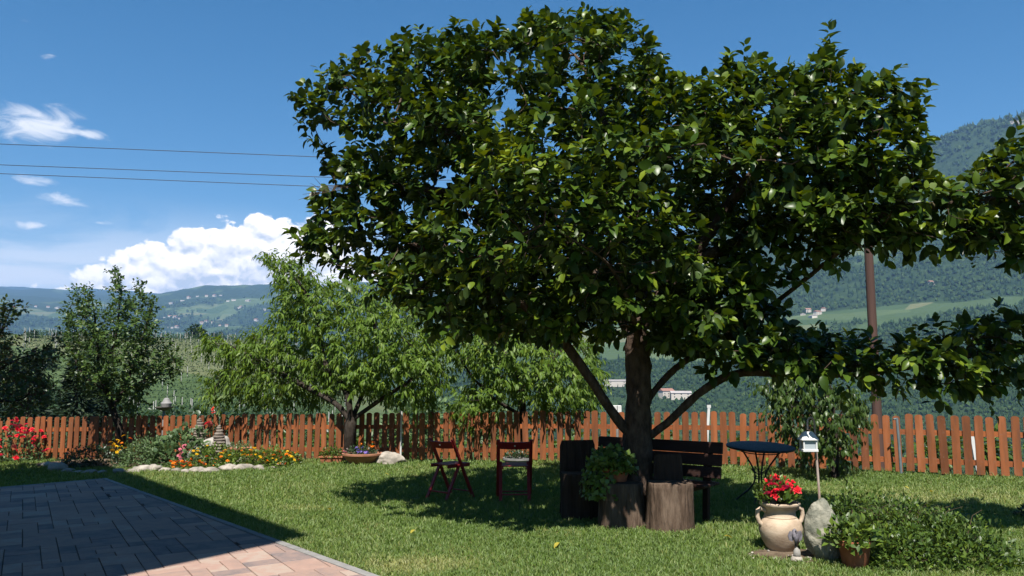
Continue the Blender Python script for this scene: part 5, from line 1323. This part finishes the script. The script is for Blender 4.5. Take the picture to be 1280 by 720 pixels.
p = bedpt(240, .4); shrub('silver_plant', 'small silvery grey plant between pink flowers and marigolds', p, (.22, .2, .3), 260, .06, TM_NARROW, MAT['silver'], 88)
p = bedpt(226, .15); s1 = shrub('pink_flower', 'pink flower spike at the front of the bed', p, (.14, .12, .2), 120, .06, TM_SMALL, MAT['shrub'], 89, 'flower', stems=4)
blossoms(s1, [(g.normal(0, .05), -.06 + g.normal(0, .03), .16 + .035 * k) for k in range(9)], .05, MAT['pink'], 90)
for k, x in enumerate((216, 226, 236, 247)):
    p = bedpt(x, .02, 587); s1 = shrub('marigold', ('orange marigold at the foot of the pink flower spike', 'orange marigold between the pink flower spike and silver plant', 'orange marigold in front of the silvery plant', 'last orange marigold beside the yellow flower clump')[k], p, (.16, .13, .13), 140, .05, TM_NARROW, MAT['shrub'], 91 + k, 'flower', stems=3, group='orange marigolds at the bed edge')
    bloomset(s1, (0, 0, 0.02), (.16, .13, .14), 7, .042, MAT['orange'], 95 + k, .3)
for k, (x, d, r, h, lab) in enumerate(((268, .5, .5, .42, 'green mixed flower clump with yellow blooms right of the white rock'), (302, .45, .55, .34, 'green mixed flower clump with yellow blooms in front of the clay dish'), (335, .4, .5, .36, 'green mixed flower clump with yellow blooms at the lawn end of the bed'), (352, .75, .4, .28, 'low green clump with few yellow blooms at the far tip of the bed'))):
    p = bedpt(x, d); s1 = shrub('flower_clump', lab, p, (r, .42, h), 900, .07, TM_SMALL, MAT['shrub'], 101 + k, 'flower', rmean=.68)
    bloomset(s1, (0, 0, .02), (r, .42, h), 12, .042, MAT['yellow'], 111 + k, .25); bloomset(s1, (0, 0, 0), (r, .42, h * .95), 8, .042, MAT['orange'], 121 + k, .1)
# white rock, cones, rose, dish
p = bedpt(256, 1.15); tag(link('white_rock', rock_mesh('white_rock', (.42, .28, .42), 14, MAT['white_rock'], 4, .25, -.5, .35, .2), None, tuple(p), (0, .35, .3)), 'sloping white rock beneath the two grey cones', 'rock')
def cone_statue(p, h, label):
    t = thing('stone_cone', label, 'ornament', tuple(p)); lev = 9
    for k in range(lev):
        f = k / lev; r_ = .155 * (1 - f) ** .75 + .02; z = h * f
        MB().lathe([(r_ * .8, z), (r_ * 1.06, z + h / lev * .35), (r_ * .98, z + h / lev * .8), (r_ * .72, z + h / lev * 1.02)], 14, (0.01 * math.sin(k * 2.1), 0.01 * math.cos(k * 1.7), 0)).build('ring', MAT['cone'], t, True, 60)
    MB().lathe([(.03, h * .99), (.035, h * 1.03), (.01, h * 1.08)], 10).build('tip', MAT['cone'], t, True)
p = bedpt(247, 1.35); p[2] += .42; cone_statue(p, .46, 'grey ringed cone ornament behind the white rock')
p = bedpt(272, 1.15); p[2] += .22; cone_statue(p, .52, 'grey ringed cone ornament in front of the coral rose')
p = bedpt(262, 1.45); rs = thing('rose_bush', 'tall coral rose with two big blooms between the grey cones', 'rose', tuple(p))
MB().tube([(0, 0, 0), (.02, 0, .5), (.04, 0, 1.0)], [.012, .01, .006], 6).tube([(0, 0, .2), (-.04, -.03, .6), (-.03, -.05, .78)], [.01, .008, .005], 6).build('stems', MAT['stem'], rs)
shrub('', '', (0.02, 0, .45), (.18, .16, .42), 190, .07, TM_SMALL, MAT['shrub_dark'], 131, parent=rs, stems=0, hollow=.1)
blossoms(rs, [(-.05, -.08, .80), (-.0, -.10, .78)], .085, MAT['coral'], 132); blossoms(rs, [(.05, -.05, 1.02), (.03, -.03, 1.10)], .065, MAT['coral'], 133)
p = bedpt(297, 1.1); ds = thing('clay_dish', 'shallow terracotta dish planted with trailing greenery in the bed', 'planter', (p[0], p[1], p[2] + .16))
MB().lathe([(.14, 0), (.20, .08), (.235, .13), (.24, .155), (.215, .155), (.19, .12)], 26).build('dish', MAT['terracotta_pale'], ds, True, 50)
MB().lathe([(.2, .13), (.01, .135)], 20).build('potting_soil', MAT['soil'], ds)
shrub('', '', (0, 0, .14), (.27, .22, .15), 260, .05, TM_SMALL, MAT['shrub_grey'], 134, parent=ds, stems=4, hollow=.1, stemmat=MAT['stem'])
MB().box((0, 0, -.07), (.22, .22, .14), None, .01).build('plinth', MAT['stone'], ds)
# red roses at the left edge
p = gnd(20, 577); rb = shrub('rose_bush', 'bush of crimson roses in front of the fence end', (p[0], p[1] + .2, p[2]), (.72, .55, .85), 1300, .085, TM_SMALL, MAT['shrub_grey'], 141, 'rose', hollow=.2)
g = np.random.default_rng(142); pts = []
for _ in range(44):
    d = unit(g.normal(0, 1, 3)); d[1] = -abs(d[1]); d[2] = abs(d[2]) * .8 + .1; pts.append(unit(d) * [.72, .55, .88] * g.uniform(.9, 1.08))
blossoms(rb, pts, .075, MAT['red'], 143)

# ------------------------------------------------------------------ bowls and planters along the fence
p = gnd(413, 579); t = thing('terracotta_trough', 'small terracotta trough of green plants beside the big bowl', 'planter', (p[0], p[1] + .12, p[2]))
MB().add([(-.20, -.09, 0), (.20, -.09, 0), (.20, .09, 0), (-.20, .09, 0), (-.22, -.11, .13), (.22, -.11, .13), (.22, .11, .13), (-.22, .11, .13)], [(3, 2, 1, 0), (0, 1, 5, 4), (1, 2, 6, 5), (2, 3, 7, 6), (3, 0, 4, 7), (4, 5, 6, 7)]).build('trough', MAT['terracotta'], t)
for sy in (-1, 1): MB().box((0, sy * .112, .12), (.47, .02, .035), None, .004).build('rim', MAT['terracotta'], t)
shrub('', '', (0, 0, .12), (.25, .16, .19), 420, .06, TM_SMALL, MAT['shrub'], 151, parent=t, stems=4, hollow=.1, zmin=-.0)
p = gnd(450, 581); t = thing('terracotta_bowl', 'wide terracotta bowl of violet flowers under the peach tree', 'planter', (p[0], p[1] + .25, p[2]))
MB().lathe([(.22, 0), (.26, .02), (.34, .12), (.37, .165), (.40, .17), (.405, .205), (.37, .208), (.34, .16)], 40).build('bowl', MAT['terracotta_pale'], t, True, 45)
MB().lathe([(.35, .18), (.01, .19)], 20).build('potting_soil', MAT['soil'], t)
shrub('', '', (-.05, 0, .18), (.32, .28, .18), 620, .055, TM_SMALL, MAT['shrub_dark'], 152, parent=t, stems=4, hollow=.1)
blossoms(t, [(g.uniform(-.1, .15), -.22 + g.normal(0, .06), .26 + g.normal(0, .04)) for _ in range(12)], .035, MAT['violet'], 153)
blossoms(t, [(-.34, -.1, .25), (-.30, -.16, .23), (-.36, -.05, .22), (-.28, -.08, .28)], .045, MAT['pink'], 154)
blossoms(t, [(g.uniform(-.05, .2), .05, .36 + g.normal(0, .03)) for _ in range(6)], .04, MAT['orange'], 155)
p = gnd(487, 580); tag(link('fence_rock', rock_mesh('fence_rock', (.30, .2, .15), 31, MAT['stone'], 4, .3, -.5), None, (p[0], p[1] + .15, p[2] - .02)), 'low pale rock beside the terracotta bowl', 'rock')
p = gnd(486, 573); shrub('golden_shrub', 'ball-shaped golden green shrub in front of the fence', (p[0], p[1], p[2]), (.34, .32, .72), 1500, .045, TM_NARROW, MAT['golden'], 156, hollow=.5)
p = gnd(508, 571); t = thing('white_pole', 'thin white pole standing against the fence beside the golden shrub', 'pole', (p[0], fence_y(p[0]) - .05, p[2]))
MB().tube([(0, 0, 0), (.005, 0, .5), (0.01, 0, .99)], .02, 10).build('pole', MAT['white_metal'], t, True); MB().tube([(0.01, 0, .985), (-.06, .02, .99)], .014, 8).build('pole_arm', MAT['white_metal'], t, True)
p = gnd(647, 583); t = thing('grey_planter', 'grey stone planter with dark greenery seen through the chair back', 'planter', (p[0], p[1] + .1, p[2]))
MB().lathe([(.20, 0), (.22, .02), (.25, .10), (.25, .11), (.275, .115), (.275, .15), (.245, .15), (.235, .12)], 24).build('planter_bowl', MAT['concrete'], t, True, 45)
shrub('', '', (0, 0, .13), (.24, .2, .2), 420, .06, TM_SMALL, MAT['shrub_dark'], 157, parent=t, stems=4, hollow=.1)
p = gnd(1117, 589); p[1] = 13.22; p[0] = (1117 - 640) / F * 13.22 / 1.0; t = thing('metal_post', 'thin blue grey metal standpipe in front of the fence', 'post', tuple(p))
MB().tube([(0, 0, -.05), (-.01, 0, .5), (-.025, 0, .92)], .022, 10).build('pipe', MAT['bluegrey'], t, True); MB().tube([(-.025, 0, .91), (-.085, -.01, .90)], .014, 8).build('spout', MAT['bluegrey'], t, True)

# a few fallen leaves on the lawn
MAT['fallen'] = leafmat('fallen_leaf', [(0.35, 0.28, 0.03), (0.42, 0.36, 0.05), (0.30, 0.14, 0.05)], 0.2, 0.5, 0.3)
fl_ = mesh_np('fallen_leaf', TMP4[1][0], TMP4[1][1], MAT['fallen'], True, {'rnd': np.full(len(TMP4[1][0]), .4)})
for k, (x, y) in enumerate(((481, 595), (1166, 618), (590, 648), (700, 684), (1130, 612), (905, 676), (410, 640), (1240, 634), (520, 668))):
    p = gnd(x, y); tag(link('fallen_leaf', fl_, None, (p[0], p[1], p[2] + .045), (.1 * math.sin(k), .15 * math.cos(k * 2), k * 1.3), .085), 'yellow fallen leaf lying on the green lawn', 'leaf', 'fallen leaves on the lawn')

# ------------------------------------------------------------------ just beyond the fence
def beyond(px, py, Y): return at(px, py, Y)
for (x, ytop, ybot, Y, w, lean, lab) in ((886, 508, 545, 16.2, .05, .16, 'white slanting stake behind the fence beyond the bench'), (1214, 541, 566, 14.6, .065, -.22, 'short white slanting stake behind the fence near the standpipe')):
    a_ = at(x, ytop, Y); zb = terr(np.array([a_[0]]), np.array([Y]))[0]; H_ = a_[2] - zb
    t = thing('white_stake', lab, 'stake', (a_[0] - lean * H_ * .5, Y, zb))
    MB().bar((0, 0, 0), (lean * H_ * .5, 0, H_), w, .03, (0, 1, 0)).build('stake', MAT['white_metal'], t); MB().box((lean * H_ * .5, 0, H_), (w * 1.5, .036, .06)).build('cap', MAT['white_metal'], t)
a_ = at(771, 507, 17.2); zb = terr(np.array([a_[0]]), np.array([17.2]))[0]
t = thing('white_box', 'small white box on a post behind the fence by the trunk', 'box', (a_[0], 17.2, zb)); MB().box((0, 0, a_[2] - zb - .07), (.18, .14, .15), None, .008).build('box', MAT['white_metal'], t); MB().tube([(0, 0, 0), (0, 0, a_[2] - zb - .14)], .03, 8).build('post', MAT['concrete'], t)
MB().box((.0, -.073, a_[2] - zb - .07), (.012, .008, .14)).build('seam', MAT['iron'], t)
a_ = at(205, 511, 22); zb = terr(np.array([a_[0]]), np.array([22.]))[0]
t = thing('bird_bath', 'shallow brown bird bath with a grey figure behind the fence', 'bird bath', (a_[0], 22, zb)); hb = a_[2] - zb
MB().tube([(0, 0, 0), (0, 0, hb - .05)], [.05, .035], 10).build('stem', MAT['concrete'], t, True); MB().lathe([(.03, hb - .06), (.18, hb - .01), (.25, hb + .05), (.22, hb + .045), (.02, hb)], 20).build('basin', MAT['cone'], t, True); MB().lathe([(.05, hb), (.12, hb + .04), (.15, hb + .15), (.10, hb + .2), (.07, hb + .28), (.02, hb + .30)], 14, (.06, 0, 0)).build('figure', MAT['concrete'], t, True)
# utility pole and wires
PY = 23.0; ptop = at(1080, 205, PY); zb = terr(np.array([ptop[0]]), np.array([PY]))[0]
pl = thing('utility_pole', 'brown wooden utility pole rising behind the fence into the leaves', 'pole', (ptop[0], PY, zb - .3)); Hp = ptop[2] - zb + .3
MB().tube([(0, 0, 0), (0, 0, Hp * .5), (0, 0, Hp)], [.14, .125, .11], 16).build('shaft', MAT['pole'], pl, True, 60)
MB().box((0, 0, Hp - .35), (.10, 1.5, .12), None, .01).build('crossarm', MAT['pole'], pl)
for y in (-.6, 0, .6): MB().lathe([(.03, 0), (.05, .03), (.03, .06), (.05, .09), (.02, .13)], 10, (0, y, Hp - .29)).build('insulator', MAT['glass'], pl, True)
for k, (y0, y1, dy, lab) in enumerate(((180, 196, -.6, 'topmost thin power line crossing the blue sky'), (206, 221, 0, 'middle thin power line crossing the blue sky'), (217, 233, .6, 'lowest thin power line crossing the blue sky'))):
    Y = PY + dy; p0 = at(0, y0, Y); p1 = at(395, y1, Y); sl = (p1[2] - p0[2]) / (p1[0] - p0[0])
    xs_ = np.linspace(-34, ptop[0], 40); pts = []
    for x in xs_:
        z = p0[2] + (x - p0[0]) * sl
        f = np.clip((x - p1[0]) / (ptop[0] - p1[0]), 0, 1); zend = ptop[2] - .16; zl = p0[2] + (ptop[0] - p0[0]) * sl
        pts.append((x, Y, z + (zend - zl) * f ** 2))
    tag(MB().tube(pts, .010, 5).build('power_line', MAT['cable'], None, True), lab, 'cable', 'power lines')
zb2 = terr(np.array([-34.]), np.array([PY]))[0]; zt = at(0, 180, PY)[2] + (-34 + 14.8) * -.045
p2 = thing('utility_pole', 'wooden utility pole carrying the power lines beyond the roses', 'pole', (-34, PY, zb2 - .3)); MB().tube([(0, 0, 0), (0, 0, 11)], [.17, .13], 14).build('shaft', MAT['pole'], p2, True, 60); MB().box((0, 0, 10.2), (.10, 1.6, .12)).build('crossarm', MAT['pole'], p2)

# conifers and broadleaf trees on the slope behind the left fence
def conifer(label, px, ytop, Y, half, seed, group=None):
    top = at(px, ytop, Y); zb = terr(np.array([top[0]]), np.array([Y]))[0] - .3; H_ = top[2] - zb
    t = thing('conifer_tree', label, 'tree', (top[0], Y, zb), 0, group); g = np.random.default_rng(seed)
    MB().tube([(0, 0, 0), (0, 0, H_ * .6), (0, 0, H_)], [.14, .09, .02], 8).build('trunk', MAT['bark'], t, True)
    n = 2600; h = g.uniform(.04, 1, n) ** .8; a_ = g.uniform(0, 2 * PI, n); lay = .75 + .25 * np.sin(h * 40 + 3 * np.sin(a_))
    r_ = half * (1 - h) ** .8 * lay * np.sqrt(g.uniform(.3, 1, n)) * (1 + .15 * np.sin(a_ * 3 + seed)) + .05
    P = np.stack([np.cos(a_) * r_, np.sin(a_) * r_, h * H_], -1); D = np.stack([np.cos(a_), np.sin(a_), -.15 + .3 * h], -1) + g.normal(0, .3, (n, 3)); Nn = np.array([0, 0, 1.]) + g.normal(0, .4, (n, 3))
    V, Fc, ra = leaves(P, D, Nn, g.uniform(.2, .42, n), TM_NARROW, np.clip(g.normal(.45, .25, n), 0, 1))
    c_ = link('crown', mesh_np('crown', V, Fc, MAT['conifer'], True, {'rnd': ra}), t); c_['kind'] = 'stuff'
conifer('blue grey conifer behind the fence left of the plum tree', 98, 452, 30, 1.15, 3)
conifer('dark conifer behind the rose bush and apricot tree', 40, 446, 33, 1.5, 4)
conifer('dark conifer half hidden beyond the plum trunk', 128, 478, 36, 1.4, 5)
conifer('broad dark conifer beyond the left end of the fence', 2, 430, 36, 2.2, 6)
def broad(label, px, ytop, Y, half, seed, mat, L=.5, n=1500, group=None, cat='tree', name='round_tree', squash=1.0):
    top = at(px, ytop, Y); zb = terr(np.array([top[0]]), np.array([Y]))[0] - .2; H_ = top[2] - zb
    t = thing(name, label, cat, (top[0], Y, zb), 0, group); g = np.random.default_rng(seed)
    MB().tube([(0, 0, 0), (0.05 * half, 0, H_ * .4), (0, 0, H_ * .75)], [.06 * half, .05 * half, .02 * half], 8).build('trunk', MAT['bark'], t, True)
    P = []; 
    for k in range(9):
        c_ = unit(g.normal(0, 1, 3)) * half * .5 * [1, 1, squash]; d = unit(g.normal(0, 1, (n // 9, 3))) * half * .52 * np.sqrt(g.uniform(.4, 1, (n // 9, 1))) * [1, 1, squash]; P.append(c_ + d)
    P = np.vstack(P); hc = max(H_ - half * squash * .98, H_ * .45); D = unit(P + g.normal(0, half * .3, P.shape)); P[:, 2] = np.maximum(P[:, 2] + hc, .1)
    Nn = np.array([0, 0, 1.]) + D * .5 + g.normal(0, .3, P.shape)
    V, Fc, ra = leaves(P, D, Nn, L * g.uniform(.6, 1.2, len(P)), TM_PLUM, np.clip(g.normal(.45, .25, len(P)), 0, 1))
    c_ = link('crown', mesh_np('crown', V, Fc, mat, True, {'rnd': ra}), t); c_['kind'] = 'stuff'
broad('rounded dark tree on the crest above the orchard rows', 246, 408, 390, 5.0, 7, MAT['shrub_dark'], 1.5, 1600)
broad('small tree beside the rounded tree on the orchard crest', 270, 418, 395, 4.0, 8, MAT['shrub_dark'], 1.3, 900)
rb_ = random.Random(6)
for k in range(16):
    px = -30 + k * 11 + rb_.uniform(-5, 5)
    broad('bushy tree on the scrubby slope above the left fence', px, 418 + rb_.uniform(0, 30), 190 + rb_.uniform(0, 190), rb_.uniform(2.6, 4.2), 200 + k, MAT['shrub_dark'], 1.0, 500, 'trees on the slope beyond the left fence')
for k in range(14):
    px = rb_.uniform(-20, 140); broad('dark bush on the near slope behind the left fence', px, 470 + rb_.uniform(0, 28), 34 + rb_.uniform(0, 40), rb_.uniform(1.2, 2.0), 230 + k, MAT['shrub_dark'], .35, 500, 'bushes behind the left fence', 'bush', 'slope_bush', .8)
for k in range(20):
    px = 380 + k * 48 + rb_.uniform(-15, 15); Y = 24 + rb_.uniform(0, 14)
    broad('green bush on the bank behind the fence', px, 524 + rb_.uniform(0, 26), Y, rb_.uniform(.8, 1.4), 260 + k, MAT['shrub'], .26, 420, 'bushes on the bank behind the fence', 'bush', 'bank_bush', .8)
for k in range(10):
    px = 175 + k * 24 + rb_.uniform(-8, 8); Y = 30 + rb_.uniform(0, 22)
    broad('leafy dark bush below the orchard rows behind the fence', px, 504 + rb_.uniform(0, 16), Y, rb_.uniform(1.0, 1.7), 320 + k, MAT['shrub_dark'], .3, 450, 'bushes below the orchard rows', 'bush', 'orchard_bush', .7)
# fresh green trees seen between the peach trees
for k, (px, yt, Y, h_) in enumerate(((560, 478, 60, 3.6), (530, 492, 52, 3.0), (600, 486, 70, 3.8), (505, 500, 48, 2.6))):
    broad(('fresh green tree rising behind the fence midway between the two peach trees', 'low green tree behind the right edge of the first peach tree', 'green tree on the slope directly behind the leaning peach tree', 'smallest green tree on the slope just right of the white pole')[k], px, yt, Y, h_, 290 + k, MAT['shrub_grey'], .5, 900, 'trees between the peach trees', squash=.8)

# orchard rows on the rising slope
pst = MB().box((0, 0, 1.5), (.13, .13, 3.2)).mesh('post', MAT['post'])
for k in range(27):
    r0 = 138 + k * 10; rg = np.random.default_rng(400 + k); P = []
    L0, L1 = -0.55, -0.20
    th = np.arange(L0, L1, 1.5 / r0) + rg.uniform(0, .002); rr_ = r0 + (th - L0) * 75
    x = np.sin(th) * rr_; y = np.cos(th) * rr_; z = terr(x, y)
    c = np.array([x[0], y[0], z[0]]); H_ = rg.uniform(1.9, 2.6, len(x))
    m_ = 16; bx = np.repeat(np.stack([x, y, z], -1) - c, m_, 0); nn = len(bx)
    bx += np.stack([rg.normal(0, .38, nn), rg.normal(0, .38, nn), rg.uniform(.3, 2.3, nn) * np.repeat(H_ / 2.3, m_)], -1)
    V, Fc, ra = leaves(bx, rg.normal(0, 1, (nn, 3)), rg.normal(0, .5, (nn, 3)) + [0, -.4, .8], rg.uniform(.45, .8, nn), TM_SMALL, np.clip(rg.normal(.4, .25, nn), 0, 1))
    t = thing('orchard_row', 'row of low orchard trees with pale posts on the left slope', 'orchard row', tuple(c), 0, 'orchard rows on the left slope')
    f = link('foliage', mesh_np('foliage', V, Fc, MAT['orchard'], True, {'rnd': ra}), t); f['kind'] = 'stuff'
    for j in range(int(rg.integers(0, 4)), len(x), 6): link('post', pst, t, (x[j] - c[0], y[j] - c[1], z[j] - c[2] + .1))

# ------------------------------------------------------------------ far houses
def house_meshes(w, d, h, rh, roof):
    wall = MB().box((0, 0, h / 2 - 1), (w, d, h + 2)).mesh('wall', MAT['farwall'])
    o = .6; rf_ = MB().add([(-w / 2 - o, -d / 2 - o, h - .2), (w / 2 + o, -d / 2 - o, h - .2), (w / 2 + o, d / 2 + o, h - .2), (-w / 2 - o, d / 2 + o, h - .2), (-w / 2 - o, 0, h + rh), (w / 2 + o, 0, h + rh)], [(3, 2, 1, 0), (0, 1, 5, 4), (2, 3, 4, 5), (1, 2, 5), (3, 0, 4)]).mesh('roof', roof)
    win = MB().box((0, 0, 0), (1.2, .12, 1.5)).mesh('window', MAT['farglass'])
    return wall, rf_, win, (w, d, h)
HM = [house_meshes(12, 10, 6.5, 2.6, MAT['farroof']), house_meshes(16, 11, 8, 3, MAT['farroof']), house_meshes(22, 12, 6, 2.2, MAT['farroofgrey']), house_meshes(60, 18, 7, 1.6, MAT['farroofgrey'])]
def find_r(px, py, lo=900, hi=9000):
    d = ray(px, py); h = math.hypot(d[0], d[1]); rs = np.linspace(lo, hi, 4000); x = d[0] / h * rs; y = d[1] / h * rs; zr = EYE + d[2] / h * rs; zt_ = terr(x, y)
    i = np.argmax(zt_ > zr)
    return (x[i], y[i], zt_[i])
def house(kind, px, py, rz, label, group=None, lo=900, cat='house', sc=1.0, name='far_house'):
    p = find_r(px, py, lo); wl_, rf_, win, (w, d, h) = HM[kind]
    t = thing(name, label, cat, p, rz, group); t.scale = (sc, sc, sc)
    link('wall', wl_, t); link('roof', rf_, t)
    for k in range(3):
        for s_ in range(int(h // 3)): link('window', win, t, (-w / 2 + w * (k + .5) / 3, -d / 2, 1.6 + 3 * s_))
    return t
house(3, 778, 482, .15, 'long low pale building on the wooded slope left of the trunk', cat='building', name='long_building')
house(1, 833, 497, .35, 'pink roofed house right of the trunk on the wooded slope', cat='house', sc=1.1)
house(2, 851, 498, -.1, 'flat brown roofed building beside the pink roofed house', cat='building', sc=1.2)
house(0, 1164, 356, .2, 'lone white house high on the wooded mountainside', sc=1.1)
for k, (x, y, kd) in enumerate(((1010, 390, 0), (1022, 394, 1), (1030, 389, 0), (1004, 396, 2), (1016, 398, 2))):
    house(kd, x, y, .4 * k, 'small farm building among pale fields across the valley', 'farm houses among the fields', sc=1.0)
vil = [(205, 398, 2), (212, 397, 1), (219, 398, 1), (224, 399, 0), (213, 411, 2), (221, 410, 0), (244, 407, 0), (252, 405, 1), (258, 403, 0), (266, 404, 1), (228, 377, 2), (236, 373, 1), (247, 371, 2), (258, 371, 1), (268, 371, 1), (276, 370, 2), (297, 386, 2), (301, 385, 0), (285, 377, 2), (292, 376, 2), (310, 377, 2), (275, 408, 1), (283, 408, 0), (214, 380, 2), (240, 379, 2), (60, 385, 1), (72, 386, 2), (45, 384, 1), (332, 388, 2), (320, 402, 1)]
for k, (x, y, kd) in enumerate(vil):
    house(kd, x, y, .5 * math.sin(k * 2.1), 'tiny pale village house on the far blue hillside', 'village houses on the far hillside', 2500, sc=0.9 + .3 * (k % 3))

# ------------------------------------------------------------------ the house behind the terrace (outside the picture, its shade falls on the terrace)
G = gnd(388, 671); A2 = gnd(164, 594); dA = (A2 - G)[:2]; dA /= np.linalg.norm(dA); dB = (gnd(164, 720) - G)[:2]; dB /= np.linalg.norm(dB)
HE = 8.8; off = SH * (HE - G[2]) / math.tan(SUN_EL); RC = G[:2] - off
hs = thing('house', 'white plastered house with tiled roof beside the terrace', 'house', (RC[0], RC[1], gz(RC[0])))
def hp_(u, w, z): p = dA * u + dB * w; return (p[0], p[1], z)
LU, LW = 11.2, 9.0; z0 = HE - gz(RC[0])
ov = 0.9
def hbox(u0, u1, w0, w1, za, zb_): 
    return MB().add([hp_(u0, w0, za), hp_(u1, w0, za), hp_(u1, w1, za), hp_(u0, w1, za), hp_(u0, w0, zb_), hp_(u1, w0, zb_), hp_(u1, w1, zb_), hp_(u0, w1, zb_)], [(3, 2, 1, 0), (4, 5, 6, 7), (0, 1, 5, 4), (1, 2, 6, 5), (2, 3, 7, 6), (3, 0, 4, 7)])
hbox(ov, LU - ov, ov, LW - ov, -.9, z0 - .05).build('wall', MAT['plaster'], hs)
rfm = MB().add([hp_(0, 0, z0 - .18), hp_(LU, 0, z0 - .18), hp_(LU, LW, z0 - .18), hp_(0, LW, z0 - .18), hp_(0, 0, z0), hp_(LU, 0, z0), hp_(LU, LW, z0), hp_(0, LW, z0), hp_(LW / 2, LW / 2, z0 + 1.6), hp_(LU - LW / 2, LW / 2, z0 + 1.6)],
   [(3, 2, 1, 0), (0, 1, 5, 4), (1, 2, 6, 5), (2, 3, 7, 6), (3, 0, 4, 7), (4, 5, 9, 8), (6, 7, 8, 9), (5, 6, 9), (7, 4, 8)])
roof = rfm.build('roof', MAT['rooftile'], hs)
for fl in (0.9, 3.6, 6.2):
    for u in (2.4, 6, 9):
        w_ = hbox(u - .55, u + .55, ov - .06, ov + .05, fl, fl + 1.35).build('window', MAT['farglass'], hs)
        hbox(u - .65, u + .65, ov - .10, ov - .055, fl - .08, fl).build('sill', MAT['concrete'], w_)
hbox(4.1, 5.1, ov - .05, ov + .05, 0, 2.1).build('door', MAT['bench'], hs)

# ------------------------------------------------------------------ haze: pale even air from the garden to the far ridge
m = bpy.data.materials.new('haze_air'); m.use_nodes = True; t = m.node_tree
for n_ in list(t.nodes):
    if n_.type != 'OUTPUT_MATERIAL': t.nodes.remove(n_)
vol = t.nodes.new('ShaderNodeVolumePrincipled'); vol.inputs['Color'].default_value = (0.28, 0.50, 0.90, 1); vol.inputs['Density'].default_value = 7.6e-5; vol.inputs['Anisotropy'].default_value = 0.0
t.links.new(vol.outputs[0], t.nodes['Material Output'].inputs['Volume'])
hz = MB().box((0, 0, 0), (29000, 29000, 1650)); o = hz.build('haze', m, loc=(0, 0, 825 - 330))
tag(o, 'pale blue summer haze over the valley', None, None, 'stuff')

print('COUNTS', CNT)
